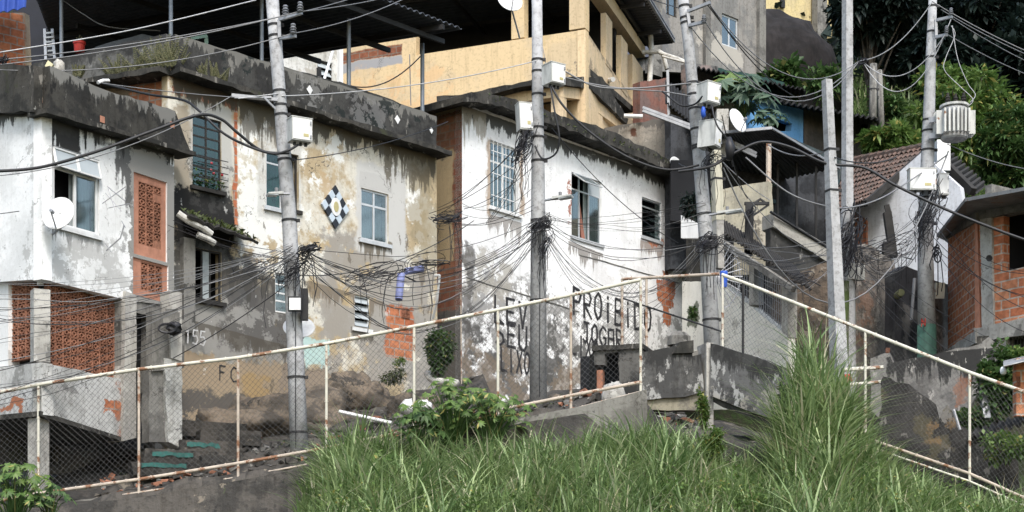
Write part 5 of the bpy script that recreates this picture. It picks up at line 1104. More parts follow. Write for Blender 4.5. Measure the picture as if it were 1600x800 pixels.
def rail(par,pts,r,mat='cream',lab=None,nm='rail'):
    m=MB(); m.tube(pts,r*.66,9)
    for a,b in zip(pts,pts[1:]):
        L=(b-a).length; k=int(L/.33)
        for i in range(k):
            p=a.lerp(b,(i+.5)/k); d=(b-a).normalized()*.008; m.tube([p-d,p+d],r*.88,7)
    return m.build(nm,M[mat],par,label=lab)
YF=24.5
FN=thing('chain_link_fence','long chain link fence with cream pipe rails rising along the left and middle','fence',(-1,YF,2.6))
posts=[(-95,631,800),(60,601,770),(217,577,768),(372,559,745),(510,537,712),(647,510,690),(778,484,668),(892,461,640),(1001,437,612)]
br=[(-95,800),(60,771),(217,749),(372,724),(510,700),(597,682),(647,671),(778,641),(892,618),(1001,597)]
rail(FN,[P(x,yt,YF) for x,yt,yb in posts],.043,nm='top_rail',lab='cream top rail with wire ties')
rail(FN,[P(x,y,YF) for x,y in br],.04,'rustp',nm='bottom_rail',lab='rust flecked bottom rail')
rail(FN,[P(180,775,YF),P(372,746,YF),P(505,721,YF)],.024,'rustp',nm='lower_rail'); rail(FN,[P(810,657,YF),P(892,640,YF),P(1001,612,YF)],.024,'rustp',nm='lower_rail')
for i,(x,yt,yb) in enumerate(posts): rail(FN,[P(x,yt,YF),P(x,yb+6,YF)],.032,'rustp' if i in(2,3,7) else 'cream',nm='post')
for (x0,a0,_),(x1,a1,_) in zip(posts,posts[1:]): linkpanel(FN,P(x0,a0,YF+.03),P(x1,a1,YF+.03),P(x1,interp(br,x1),YF+.03),P(x0,interp(br,x0),YF+.03))
FR=thing('chain_link_fence','chain link fence with pipe rails descending to the right over the grass mound','fence',(4.5,25.4,3.2))
def YR(x): return 25.9-(x-1128)*.0045
rt=[(1128,429),(1161,441),(1352,517),(1515,582),(1650,630)]
rail(FR,[P(x,y,YR(x)) for x,y in rt],.042,nm='top_rail',lab='cream top rail sloping down to the right')
rb=[(1200,622),(1330,674),(1352,684),(1515,740),(1650,800)]
rail(FR,[P(x,y,YR(x)) for x,y in rb],.035,'rustp',nm='bottom_rail'); rail(FR,[P(1300,678,24.9),P(1515,752,24.1),P(1650,812,23.6)],.024,'cream',nm='lower_rail')
for x,yt,yb,mt in ((1129,430,548,'cream'),(1161,441,560,'blackmetal'),(1352,517,700,'cream'),(1515,582,752,'cream')): rail(FR,[P(x,yt,YR(x)),P(x,yb,YR(x))],.032,mt,nm='post')
rail(FR,[P(972,436,26.9),P(1124,428,26.1)],.04,'rustp',nm='top_rail',lab='rusty orange level rail'); rail(FR,[P(973,466,26.9),P(1008,478,26.7),P(1128,518,25.9)],.022,'blackmetal',nm='brace')
for x,yt,yb,Y in ((972,436,545,26.9),(1010,434,545,26.7)): rail(FR,[P(x,yt,Y),P(x,yb,Y)],.034,'rustp',nm='post')
for (x0,a0,b0),(x1,a1,b1) in (((1128,430,550),(1161,441,575)),((1161,441,575),(1352,517,690)),((1352,517,684),(1515,582,740)),((1515,582,740),(1650,630,800))):
    linkpanel(FR,P(x0,a0,YR(x0)+.03),P(x1,a1,YR(x1)+.03),P(x1,b1,YR(x1)+.03),P(x0,b0,YR(x0)+.03))
linkpanel(FR,P(972,436,26.95),P(1010,434,26.75),P(1010,545,26.75),P(972,545,26.95))
# ================================================================= utility poles
def pole(label,pts,Y,ws,bands=(),n=18,mat='pole',extra=None):
    """pts photo points top->bottom, ws widths in photo pixels"""
    Ys=Y if isinstance(Y,(list,tuple)) else [Y]*len(pts)
    p=[P(x,y,q) for (x,y),q in zip(pts,Ys)]; r=[w/2*q/F for w,q in zip(ws,Ys)]
    base=p[-1]; t=thing('utility_pole',label,'utility pole',base)
    m=MB(); m.tube(p,r,n); m.build('shaft',M[mat],t,smooth=n>8)
    for yb in bands:
        # interpolate
        for (a,b),(ya,yb2),(ra,rb_) in zip(zip(p,p[1:]),zip([q[1] for q in pts],[q[1] for q in pts][1:]),zip(r,r[1:])):
            if ya<=yb<=yb2:
                f=(yb-ya)/(yb2-ya); c=a.lerp(b,f); rr=ra+(rb_-ra)*f; d=(b-a).normalized()*.018
                m=MB(); m.tube([c-d,c+d],rr*1.07,n if n>8 else 4); m.box(c+Vector((rr*1.15,-.02,0)),.07,.04,.05); m.build('band',M['blackmetal'],t)
    return t,p,r
def insul(par,c,s=1.0):
    m=MB(); m.lathe(c,(0,0,1),[(0,.02*s),(.02*s,.055*s),(.045*s,.03*s),(.06*s,.06*s),(.085*s,.03*s),(.1*s,.055*s),(.125*s,.03*s),(.15*s,.045*s),(.17*s,.03*s),(.175*s,0)],14); m.build('insulator',M['ceram'],par,smooth=False)
def bracket(par,a,b,m1='galv',w=.05):
    m=MB(); m.bar(a,b,w,w); m.build('cross_arm',M[m1],par)
P1,p1,r1=pole('leaning round pole with a small white square box before the ochre house',[(424,-20),(437,150),(452,340),(462,560),(469,738)],25.7,[20,20,23,26,29],(40,57,143,165,180,250,345,590,676))
YP=25.6
m=MB(); m.bar(P(436,32,YP),P(437,60,YP),.05); m.bar(P(436,31,YP),P(472,20,YP-.2),.045); m.bar(P(438,60,YP),P(462,56,YP-.2),.045); m.build('insulator_bracket',M['galv'],P1)
insul(P1,P(446,25,YP)-Vector((0,0,.0))); insul(P1,P(469,20,YP-.2)); insul(P1,P(458,54,YP-.2))
m=MB(); m.bar(P(362,149,YP-.1),P(434,156,YP),.05,.05); m.bar(P(430,170,YP),P(412,152,YP-.1),.03,.03); m.bar(P(366,152,YP-.1),P(424,152,YP-.05),.03,.03); m.build('side_arm',M['galv'],P1)
P2,p2,r2=pole('round pole in the middle with two white meter boxes, standing before the graffiti wall',[(839,-20),(840,150),(841,340),(841,640)],27.9,[16,18,23,28],(94,112,148,200,215,252,345,355,470))
P3,p3,r3=pole('leaning round pole right of the graffiti house, holding two stacked meter boxes',[(1064,-30),(1076,70),(1092,240),(1104,380),(1117,620)],27.6,[16,17,20,23,27],(10,28,36,130,148,170,202,228,232,335,372,500))
bracket(P3,P(1074,18,27.5),P(1110,4,27.3)); bracket(P3,P(1077,40,27.5),P(1102,34,27.3)); insul(P3,P(1100,36,27.3),.8); bracket(P3,P(1074,18,27.5),P(1078,42,27.5))
P4,p4,r4=pole('short pale square post ending below the top edge, in front of the metal carport',[(1292,125),(1297,240),(1302,360),(1313,625)],26.9,[17,19,23,30],(234,298,),n=4)
P5,p5,r5=pole('tall slim greenish square post just right of the short pale post',[(1324,-20),(1324,200),(1324,330)],31.0,[17,18,19],(),n=4)
m=MB(); m.tube([P(1324,330,31),P(1325,660,31.2)],[.13,.17],12); m.build('lower_shaft',M['pole'],P5)
P6,p6,r6=pole('round pole carrying the transformer, its foot painted green',[(1458,-20),(1454,100),(1449,260),(1446,400),(1448,510)],30.4,[12,16,21,24,28],(10,50,90,188,205,235,268,310,350))
m=MB(); m.tube([P(1448,508,30.4),P(1449,680,30.4)],[.176,.2],18); m.build('green_foot',M['green'],P6,smooth=True)
Wn=W(1435,30.18,1465,30.18); write(P6,Wn,'N',1440,498,.14,.1,'redpaint',.02,.01,name='painted_letter',label='red painted letter N')
bracket(P6,P(1462,32,30.2),P(1488,26,30)); bracket(P6,P(1462,58,30.2),P(1480,54,30)); bracket(P6,P(1462,30,30.2),P(1463,60,30.2)); insul(P6,P(1486,24,30),.8); insul(P6,P(1479,52,30),.8)
P7,p7,r7=pole('cream square post close behind the third pole',[(1118,236),(1122,345)],30.2,[18,20],(280,),n=4,mat='cream2')
m=MB(); m.tube([P(1122,344,30.2),P(1123,420,30.2)],.11,4); m.build('lower_shaft',M['concl'],P7)
P8,_,_=pole('distant grey pole on the overgrown hillside, left one of a close pair',[(1365,100),(1363,215)],44,[11,13],(140,),n=10,mat='conc')
P9,_,_=pole('distant grey pole on the overgrown hillside, right one of a close pair',[(1374,110),(1378,225)],44.5,[9,11],(),n=10,mat='conc')
# meter boxes
def mbox(label,x,y,Y,w,d,h,rz,tilt=0,sticker=1,group='white meter boxes strapped to the poles'):
    c=P(x,y,Y); t=thing('meter_box',label,'meter box',c-Vector((0,0,h/2)),group)
    Mx=Matrix.Translation(c)@Matrix.Rotation(tilt,4,'Y')@Matrix.Rotation(rz,4,'Z')
    def bx(nm,cx,cy,cz,sx,sy,sz,mt):
        m=MB(); m.hexa([Mx@Vector((cx+a*sx/2,cy+b*sy/2,cz+e*sz/2)) for a,b,e in ((-1,-1,-1),(1,-1,-1),(1,-1,1),(-1,-1,1),(-1,1,-1),(1,1,-1),(1,1,1),(-1,1,1))]); return m.build(nm,M[mt],t)
    bx('body',0,0,0,w,d,h,'boxw'); bx('door',0,-d/2-.006,0,w*.92,.01,h*.9,'white'); bx('lid_edge',0,0,h/2+.008,w*1.05,d*1.05,.014,'boxw')
    for k in (-.3,.3): bx('latch',w*.4,-d/2-.02,h*k,.02,.02,.05,'galv')
    if sticker: bx('sticker',w*.18,-d/2-.013,-h*.25,w*.25,.004,h*.13,'gold')
    for k in (-.25,0.05,.3):
        m=MB(); a=Mx@Vector((k*w,0,-h/2)); m.tube([a,a-Vector((0,0,.05))],.025,8); m.build('cable_gland',M['cable'],t)
    return t
mbox('white meter box high on the leaning pole of the ochre house',468,205,25.35,.34,.24,.36,.5)
mbox('upper right meter box of the middle pole, under the yellow wall',865,118,27.5,.3,.28,.34,.62)
mbox('lower left meter box of the middle pole, above a knot of cables',819,184,27.6,.24,.2,.46,.35,-.05)
mbox('upper meter box of the pair on the third pole, its lid flat and square',1107,148,27.2,.3,.28,.34,.6,.05)
mbox('lower tilted meter box of the pair on the third pole',1109,211,27.2,.2,.34,.44,.9,.08)
mbox('wide meter box on the transformer pole under the transformer',1440,282,30.1,.5,.2,.4,.05)
mbox('small meter box half hidden behind the transformer pole',1472,290,30.6,.2,.2,.4,.1,0,0)
t=thing('light_box','small white square light box with dark rim on the leaning pole','light box',P(461,484,25.4))
m=MB(); m.box(P(461,475,25.42),.22,.08,.23,0); m.build('rim',M['blackmetal'],t); m=MB(); m.box(P(461,475,25.36),.18,.03,.19,0); m.build('panel',M['white'],t); m=MB(); m.box(P(476,476,25.6),.1,.12,.5); m.build('bracket',M['blackmetal'],t)
# transformer
t=thing('transformer','grey finned transformer with dark bushings hung on the green footed pole','transformer',P(1489,222,30.1))
c=P(1491,194,30.1); m=MB(); m.lathe(c-Vector((0,0,.3)),(0,0,1),[(0,0),(0,.22),(.03,.25),(.56,.25),(.6,.22),(.6,0)],18); m.build('tank',M['pole'],t,smooth=False)
m=MB(); m.lathe(c+Vector((0,0,.31)),(0,0,1),[(0,0),(0,.27),(.04,.27),(.06,.2),(.06,0)],18); m.build('lid',M['boxw'],t)
m=MB()
for i in range(-3,4): 
    x=i*.075; b=len(m.v)
    m.box(c+Vector((x-.02,-.27+.02*abs(i),0)),.035,.16,.44)
for i in range(4): m.box(c+Vector((-.3,-.12+i*.08,0)),.14,.03,.44); m.box(c+Vector((.3,-.12+i*.08,0)),.12,.03,.44)
m.build('cooling_fins',M['boxw'],t)
for dx,dy in ((-.12,0),(.04,.05),(.17,-.03)):
    m=MB(); m.lathe(c+Vector((dx,dy,.37)),(0,0,1),[(0,.035),(.03,.06),(.05,.035),(.08,.06),(.1,.035),(.13,.055),(.15,.03),(.22,.02),(.22,0)],12); m.build('bushing',M['mould'],t)
m=MB(); m.bar(c+Vector((-.25,0,-.2)),c+Vector((-.45,.1,-.2)),.06,.1); m.bar(c+Vector((-.25,0,.1)),c+Vector((-.45,.1,.1)),.06,.1); m.build('mounting_bracket',M['galv'],t)
# street lamps
def lamp(label,xa,ya,xb,yb,Y,L=.42,dirx=-.0):
    a=P(xa,ya,Y); b=P(xb,yb,Y-.04); t=thing('street_lamp',label,'street lamp',a,'small street lamps on the poles')
    m=MB(); m.tube([a,b],.022,7); m.build('arm',M['galv'],t)
    d=(b-a).normalized(); m=MB(); s=d.cross(Vector((0,0,1))).normalized()*.09; u=Vector((0,0,.035))
    e=b+d*L*.85; m.hexa([b-s*.6-u*.3,e-s-u*.4,e-s+u*.2,b-s*.6+u,b+s*.6-u*.3,e+s-u*.4,e+s+u*.2,b+s*.6+u]); h=m.build('lamp_head',M['boxw'],t)
    m=MB(); m.hexa([b.lerp(e,.35)-s*.7-u*.9,e-s*.8-u*.9,e-s*.8-u*.5,b.lerp(e,.35)-s*.7-u*.45,b.lerp(e,.35)+s*.7-u*.9,e+s*.8-u*.9,e+s*.8-u*.5,b.lerp(e,.35)+s*.7-u*.45]); m.build('lens',M['frost'],h)
    m=MB(); c=b.lerp(e,.4)+u; m.lathe(c,(0,0,1),[(0,.03),(.06,.03),(.07,0)],10); m.build('photocell',M['cableg'],t)
lamp('small street lamp on the leaning pole of the ochre house, pointing left',452,303,442,303,25.5,.3)
lamp('small street lamp on the middle pole, pointing right at the open window',851,313,863,311,27.7,.42)
lamp('small street lamp on the third pole with blue photocell',1108,336,1121,334,27.4,.5)
# satellite dishes
def dish(label,x,y,Y,r,nrm,foot=None):
    c=P(x,y,Y); n=Vector(nrm).normalized(); t=thing('satellite_dish',label,'satellite dish',c-Vector((0,0,r)))
    m=MB(); m.lathe(c,n,[(-.16*r*(1-q*q),r*q) for q in [1,.92,.8,.6,.4,.2,0.01]],28); m.lathe(c,n,[(0,r),(.0,r*1.03),(-.03*r,r*1.03)],28); m.build('reflector',M['white'],t,smooth=True,solid=.006)
    m=MB(); dn=(Vector((0,0,-1))-n*Vector((0,0,-1)).dot(n)).normalized(); f=c+n*r*.85+dn*r*.25; m.tube([c+dn*r,f],.012,6); m.tube([f,f-n*.08],.03,8); m.build('feed_arm',M['galv'],t)
    m=MB(); b=c-n*r*.2; m.tube([b,b+Vector((.05,.1,-.12)),Vector(foot) if foot else b+Vector((0,.25,-r))],.02,7); m.build('mount',M['galv'],t)
dish('big white satellite dish on the wall of the white plastered house',91,333,24.3,.255,(-.25,-1,.25),P(72,374,24.75))
dish('white satellite dish fixed to the yellow terrace column at the top edge',797,0,34.4,.27,(.35,-1,.4),P(812,60,34.9))
dish('white satellite dish tilted to the right on the carport roof',1153,188,35.6,.27,(.75,-.75,.3),P(1165,205,35.8))
dish('oval white satellite dish half hidden behind the leaning pole',467,511,26.2,.25,(.1,-.75,.62),P(470,500,28.5))
dish('small white dish edge peeping out beside the rough beige wall',1056,256,37.2,.17,(.6,-.8,.2))
# tv antennas
def antenna(label,pts,els,Y):
    t=thing('tv_antenna',label,'antenna',P(*pts[-1],Y)); m=MB(); m.tube([P(x,y,Y) for x,y in pts],.012,5); m.build('mast',M['galv'],t)
    m=MB(); 
    for a,b,c_,d in els: m.tube([P(a,b,Y-.02),P(c_,d,Y-.1)],.006,4)
    m.build('elements',M['galv'],t)
antenna('broken tv antenna with crossed rods on the white wall by the clay panel',[(168,291),(196,314)],[(160,318,196,292),(170,325,203,318),(165,302,190,330),(196,314,203,302),(168,291,180,330),(196,313,206,290)],24.9)
antenna('bent antenna arm low on the white wall beside the clay panel',[(194,352),(188,372),(172,386),(166,392)],[(164,380,174,394),(190,345,196,356)],24.9)
m=MB(); m.tube([P(627,428,27.0),P(623,468,26.9)],.065,12); lone('blue_pipe','blue violet pipe hanging upright in the cables','pipe',m,M['bluepipe'])
m=MB(); m.tube([P(634,424,27.1),P(660,420,27.3)],.06,12); lone('blue_pipe','blue violet pipe lying level on the cables','pipe',m,M['bluepipe'])
m=MB(); m.tube([P(634,421,27.0),P(625,428,27.1),P(650,440,27.3)],.014,5); lone('rope_sling','dark rope sling that holds the two blue violet pipes','rope',m,M['cable'])
m=MB(); m.blob(P(272,513,25.5),.13,.1,.1,10,7,.6,5); m.tube([P(262+14*math.cos(a*.5),513+7*math.sin(a*.5),25.4) for a in range(26)],.02,5); lone('cable_reel','black coil of cable hung on the rough entrance pillar','cable coil',m,M['coil'])
m=MB(); m.box(P(268,498,25.8),.26,.2,.18,.2); m.box(P(268,487,25.8),.2,.16,.06,.2); lone('meter_housing','small weathered concrete box above the black cable coil','box',m,M['conc'])
# ================================================================= cables
NC=[0]
def cable(label,a,b,sag,r=.009,mat='cable',group=None,mid=None,n=18,cat='cable',wob=0,name='overhead_cable'):
    """a,b: (px,py,Y); sag in metres; mid: further points"""
    pts=[P(*a)]
    ctrl=[a]+(mid or [])+[b]
    if mid:
        q=[P(*c) for c in ctrl]; pts=[]
        for i in range(len(q)-1):
            p0=q[max(i-1,0)]; p1_=q[i]; p2_=q[i+1]; p3_=q[min(i+2,len(q)-1)]
            for k in range(8):
                t=k/8; pts.append(.5*((2*p1_)+(p2_-p0)*t+(2*p0-5*p1_+4*p2_-p3_)*t*t+(3*p1_-p0-3*p2_+p3_)*t**3))
        pts.append(q[-1])
    else:
        A=P(*a); B=P(*b); pts=[A.lerp(B,i/n)-Vector((0,0,sag*4*(i/n)*(1-i/n))) for i in range(n+1)]
    if wob: 
        ph=U(0,9); pts=[p+Vector((0,0,wob*noise.noise(Vector((p.x*1.3,ph,0))))) for p in pts]
    m=MB(); m.tube(pts,r*(.54 if group else .8),5 if r<.015 else 7,False)
    o=m.build(name,M[mat],None,label=label,cat=cat,group=group,uv=False,recalc=False,smooth=True)
    return o
Y0=25.0
# power lines upper left
cable('topmost light grey power line crossing the terrace canopy at upper left',(-20,85,24.6),(400,0,26.5),.0,.013,'cablel',mid=[(200,48,25.4)])
cable('upper strand of the twin grey power lines reaching the first insulator',(-20,95,24.6),(446,24,25.5),.08,.012,'cableg')
cable('lower strand of the twin grey power lines reaching the outer insulator',(-20,103,24.6),(469,18,25.4),.1,.012,'cableg')
cable('grey power line passing low across the left parapet to the lower insulator',(-20,108,24.6),(458,52,25.4),.22,.011,'cableg')
cable('grey line from the outer insulator up to the top edge',(469,18,25.4),(620,-8,28),.03,.01,'cableg'); cable('grey line from the inner insulator up to the top edge',(446,24,25.5),(560,-6,28),.02,.01,'cableg'); cable('grey line from the lower insulator over the canopy posts',(458,52,25.4),(640,-6,28),.08,.01,'cableg')
cable('pale line from the leaning pole across the yellow wall to the middle pole',(440,150,25.6),(838,95,27.8),.12,.011,'cablel')
cable('pale wire from the side arm of the leaning pole',(372,154,25.4),(436,146,25.6),.0,.01,'cablel'); cable('dark service wire rising to the side arm over the brick gable',(160,130,26),(366,152,25.4),.02,.01,'cableg')
cable('thick black cable sweeping from the left edge past the white house to a pole',(-20,268,24.0),(452,239,25.4),0,.03,mid=[(60,262,24.1),(150,237,24.2),(240,204,24.5),(310,180,24.8),(345,186,25.0),(372,208,25.1),(410,236,25.3)],name='thick_cable')
cable('thick black cable dropping from the parapet pipe to the first meter box',(163,131,26.2),(466,226,25.3),0,.026,mid=[(230,147,25.9),(285,156,25.6),(310,172,25.4),(345,205,25.3),(380,225,25.2),(425,240,25.2),(450,235,25.2)],name='thick_cable')
cable('pale thin line below the thick cable on the left wall',(-20,276,24.1),(362,150,25.2),.25,.01,'cableg')
cable('thin wire from the left wall bottom to the clay panel',(0,334,24.3),(30,330,24.45),.0,.008)
cable('thin brown wire hanging over the yellow terrace wall',(530,128,36.2),(657,88,36.0),.35,.018,'cable'); cable('grey pipe wire running down the yellow terrace wall',(640,85,36.2),(642,165,36.3),.0,.015,'cableg')
cable('dark wire hanging under the big canopy beside the second post',(98,0,29),(250,48,29.5),0,.012,'cableg',mid=[(130,22,29),(170,42,29)])
# thick cable middle
cable('heavy black cable looping over the graffiti house roof from the middle pole box',(862,135,27.4),(1092,258,27.4),0,.026,mid=[(880,165,27.3),(920,205,27.3),(980,245,27.3),(1040,265,27.3)],name='thick_cable')
cable('heavy black cable arching over the dark carport and down to the right edge',(1060,268,27.3),(1640,388,26),0,.03,mid=[(1110,260,27.2),(1150,238,27.2),(1190,222,27.2),(1235,230,27.1),(1290,255,26.9),(1350,262,26.8),(1400,290,26.6),(1480,328,26.4),(1560,360,26.2)],name='thick_cable')
cable('black cable looping under the right box of the middle pole',(860,134,27.4),(836,228,27.6),0,.02,mid=[(866,170,27.3),(874,215,27.3),(868,240,27.4),(848,248,27.5)],name='thick_cable')
cable('bundled grey cable pair from the box over the balcony to the third pole',(884,112,27.6),(1080,130,27.5),0,.018,'cableg',mid=[(930,135,27.6),(990,138,27.6),(1040,134,27.6)])
cable('second strand of the bundled grey cable above the dark roof ledge',(880,120,27.6),(1078,150,27.4),0,.014,'cableg',mid=[(930,132,27.6),(990,140,27.6),(1035,143,27.6)])
cable('dark cable dropping from the balcony ledge to the box of the third pole',(1035,143,27.6),(1098,150,27.1),0,.02,mid=[(1050,155,27.4),(1065,165,27.3),(1085,163,27.2)])
cable('thin light wire from middle pole over the yellow parapet to the left',(838,95,27.8),(830,-10,30),.0,.008,'cableg'); cable('light wire running up from the right box to the third pole',(853,100,27.8),(845,60,30),.0,.008,'cableg')
cable('black service drop from the upper box of third pole',(1112,165,27.0),(1145,260,27.2),0,.018,mid=[(1120,195,26.9),(1138,222,27.0)]); 
cable('black rubber drop between third pole boxes and carport',(1128,180,27.1),(1168,310,30),.2,.012); 
m=MB(); m.tube([P(1138,215,27),P(1141,232,27),P(1140,250,27)],[.05,.09,.05],8); lone('cable_splice','thick black cable splice hanging right of the lower tilted box','cable splice',m,M['coil'],smooth=True)
m=MB(); m.blob(P(1099,176,27.1),.05,.05,.1,8,6,.5,5); lone('blue_rag','blue rag tied between the two boxes of the third pole','rag',m,M['bluepl'],smooth=True)
# high voltage lines upper right
j=(1343,95,31)
for lab,b,s,mt in (('light power line from the third pole to the wire junction, upper',(1108,6,27.4),.75,'cableg'),('light power line from the third pole to the wire junction, middle',(1102,34,27.3),1.05,'cableg'),('light power line from the third pole to the wire junction, lower',(1078,40,27.5),.95,'cableg')):
    cable(lab,b,j,s,.012,mt)
cable('dark power line crossing high from the top edge to the third pole',(1020,0,29),(1078,18,27.5),.0,.01,'cable'); cable('black line falling behind the grey house windows',(1110,10,27.5),(1240,150,34),.2,.014); cable('second black line falling behind the grey house',(1100,0,27.5),(1200,110,33),.1,.012)
for lab,a,b,s in (('light line fanning from the junction up to the transformer pole, top',(1343,95,31),(1456,4,30.2),.25),('light line fanning from the junction up to the transformer pole, second',(1350,98,31),(1478,52,30),.5),('light line fanning from the junction up to the transformer pole, third',(1350,100,31),(1486,30,30),.9)): cable(lab,a,b,s,.012,'cablel')
for i,(a,b,lab) in enumerate([((1456,2,30.2),(1640,95,30),'first grey line from transformer pole to the right edge'),((1470,15,30.2),(1640,100,32),'second grey line from transformer pole to the right edge'),((1486,28,30.1),(1640,112,33),'third grey line from transformer pole to the right edge'),((1480,54,30.1),(1640,130,33),'fourth and lowest grey line from transformer pole to the right edge')]): cable(lab,a,b,.06,.011,'cableg')
cable('thin pale wire loop from the bracket down to the transformer bushing',(1486,40,30),(1498,160,30),0,.009,'cablel',mid=[(1492,55,30),(1478,90,30),(1476,110,30),(1500,135,30),(1520,155,30),(1512,165,30)])
cable('second pale wire loop from bracket to transformer',(1488,40,30),(1516,160,30),0,.009,'cablel',mid=[(1496,90,30),(1512,130,30),(1524,148,30)])
cable('pale thin wire from transformer to the right edge',(1480,225,30.2),(1640,268,32),.1,.01,'cableg'); cable('dark grey line from pale square post to the transformer box',(1304,246,26.8),(1400,246,30),.1,.014)
cable('cable from carport to pale square post band',(1200,226,30),(1296,234,26.8),.15,.014,'cableg'); cable('cable from third pole region sagging to transformer box',(1130,262,27.5),(1482,236,30.2),2.6,.016,'cableg'); cable('light twisted cable drooping between third pole and tile roof',(1165,246,28),(1480,242,30.2),0,.018,'cableg',mid=[(1230,300,28),(1290,322,28),(1330,324,28.6),(1380,308,29),(1440,270,30)])
cable('pale diagonal wire from third pole to the iron bracket',(1128,252,27.4),(1202,312,34),.05,.01,'cablel'); cable('pale diagonal wire beside the cream post',(1131,256,27.4),(1290,400,30),.3,.009,'cableg')
# telecom bundles between the poles
def node(x,y,Y,sx,sy): return (x+U(-sx,sx),y+U(-sy,sy),Y+U(-.08,.08))
def swag(n,A,B,label,group,s0,s1,r=(.006,.011),mats=('cable','cable','cable','cableg'),wob=.05):
    for i in range(n): cable(label,node(*A),node(*B),U(s0,s1),U(*r),random.choice(mats),group,wob=wob*U(.5,2.5),n=16)
swag(11,(468,388,25.45,4,8),(838,352,27.7,5,8),'thin dark telecom cable hung slack between leaning pole and middle pole','telecom cables between leaning and middle poles',.2,1.25)
swag(7,(470,400,25.45,6,14),(838,372,27.7,5,8),'dark telecom cable in the low heavy swag before the ochre house','low swag before the ochre house',.7,1.4,(.008,.014))
swag(13,(846,355,27.7,5,14),(1104,375,27.4,6,10),'thin dark telecom cable hung slack between middle pole and third pole','telecom cables between middle and third poles',.05,1.5)
swag(6,(846,340,27.7,5,10),(1100,330,27.4,6,16),'thin line stretched across the graffiti house windows','taut lines over the graffiti house windows',.05,.5,(.005,.008))
for i in range(16): 
    y=U(455,640); cable('dark telecom cable fanning from the leaning pole down to the left edge',node(458,395,25.45,4,10),(-30,y,U(23.8,24.3)),U(.1,.55),U(.006,.013),random.choice(('cable','cable','cableg')),'telecom cables fanning to the left edge',wob=.04)
for i in range(7): cable('pale wire drawn across the white house front to the leaning pole',node(455,385,25.45,4,6),(-30,U(440,560),24.0),U(.05,.3),U(.005,.008),'cableg','pale wires before the white house')
swag(10,(1112,378,27.4,5,12),(1322,380,30.8,6,25),'thin dark cable strung between third pole and slim greenish post','telecom cables between third pole and slim post',.1,1.1)
swag(14,(1326,385,30.8,5,25),(1446,350,30.1,5,30),'thin dark cable strung between slim greenish post and transformer pole','telecom cables between slim post and transformer pole',.1,.7)
for i in range(6): cable('dark cable running from the transformer pole past the brick house to the right edge',node(1450,350,30.1,5,35),(1640,U(420,620),U(26,27)),U(.1,.5),U(.007,.012),'cable','cables past the brick house')
for i in range(5): cable('dark cable sloping from the slim post down to the grey wall',node(1326,395,30.8,5,20),(U(1560,1640),U(560,640),26.5),U(.1,.6),U(.007,.011),'cable','cables sloping to the lower right')
for i in range(4): cable('house drop wire leaving the middle pole for the tall barred window',node(838,215,27.7,4,25),(U(740,800),U(345,380),29.3),U(.0,.3),.008,'cable','drop wires by the barred window')
for i in range(9): cable('black wire entering the gap between the ochre and white houses',node(832,U(190,345),27.7,3,8),(U(670,735),U(315,352),29.6),U(.0,.35),U(.007,.012),'cable','wires entering the gap')
for i in range(4): cable('dark wire from the bundle up to the small canopy of the ochre house',node(455,400,25.5,4,8),(U(262,300),U(340,372),26.6),U(-.05,.3),U(.006,.01),'cable','wires to the small canopy')
for (a,b,s,lab) in (((448,445,25.6),(270,560,25.6),.05,'pale straight wire from the leaning pole to the cable coil'),((740,345,29.3),(455,430,25.6),.3,'long diagonal black wire behind the blue pipes'),((690,430,29.4),(838,370,27.7),.1,'thin wire from the vent pipe to the middle pole'),((1105,250,27.5),(1060,255,29),.1,'thin wire over the roof tip of the graffiti house'),
    ((862,200,27.7),(1060,380,30),.2,'thin diagonal wire down the graffiti house front'),((460,250,25.5),(700,190,30.5),.1,'thin wire from the first meter box to the end of the long parapet'),((462,420,25.5),(462,735,25.5),0,'black wire running straight down the leaning pole'),((844,360,27.72),(843,620,27.72),0,'black wire running straight down the middle pole')): cable(lab,a,b,s,.01)
# knots and loops on the poles
def tangle(label,x,y,Y,n,rx,ry,r=.008,drop=0):
    m=MB()
    for i in range(n):
        c=P(x+U(-rx,rx)*.5,y+U(-ry,ry)*.5,Y+U(-.1,.05)); a=U(.3,1)*rx*Y/F; b=U(.3,1)*ry*Y/F; ph=U(0,6.3); k=U(.5,1.2); w_=U(-.6,.6)
        pts=[c+Vector((a*math.cos(ph+t*k),.08*math.sin(t*.9+ph),b*math.sin(ph*1.3+t*k*U(.97,1.03))+w_*a*math.cos(t*k))) for t in [q*.45 for q in range(16)]]
        m.tube(pts,U(r*.4,r*.95),4,False)
    for i in range(drop):
        c=P(x+U(-rx,rx)*.7,y,Y); L=U(.3,1.0); e=U(-.15,.15); m.tube([c,c+Vector((e*.6,-.03,-L*.3)),c+Vector((e,-.02,-L*.75)),c+Vector((e*.7,0,-L))],U(r*.5,r*.8),4,False)
    lone('cable_tangle',label,'cable tangle',m,M['coil'],uv=False,recalc=False)
tangle('black cable knot on the right of the leaning pole, over the ochre house',482,388,25.4,22,16,7,.01,7)
tangle('matted cables hanging around the pole above the white light box',462,425,25.5,18,24,22,.007,5)
tangle('heavy cable knot in mid air left of the blue pipes',590,430,26.6,11,45,8,.009,5)
tangle('thick dark cable mat left of the leaning pole',405,420,25.4,10,38,10,.009,4)
tangle('dark cable knot spreading right of the upper blue pipe',665,412,27.2,9,40,7,.01,3)
tangle('black coils hanging under the lower left box of the middle pole',818,228,27.5,26,14,24,.009,9)
tangle('cable knot wrapped round the middle pole at lamp height',845,350,27.6,24,17,12,.009,10)
tangle('cable loops dangling right of the middle pole under the knot',852,385,27.6,9,12,20,.007,7)
tangle('cable knot wrapped round the third pole above the fence',1108,378,27.3,24,20,12,.009,9)
tangle('loops of wire hanging below the tilted box of the third pole',1112,250,27.3,14,16,14,.008,6)
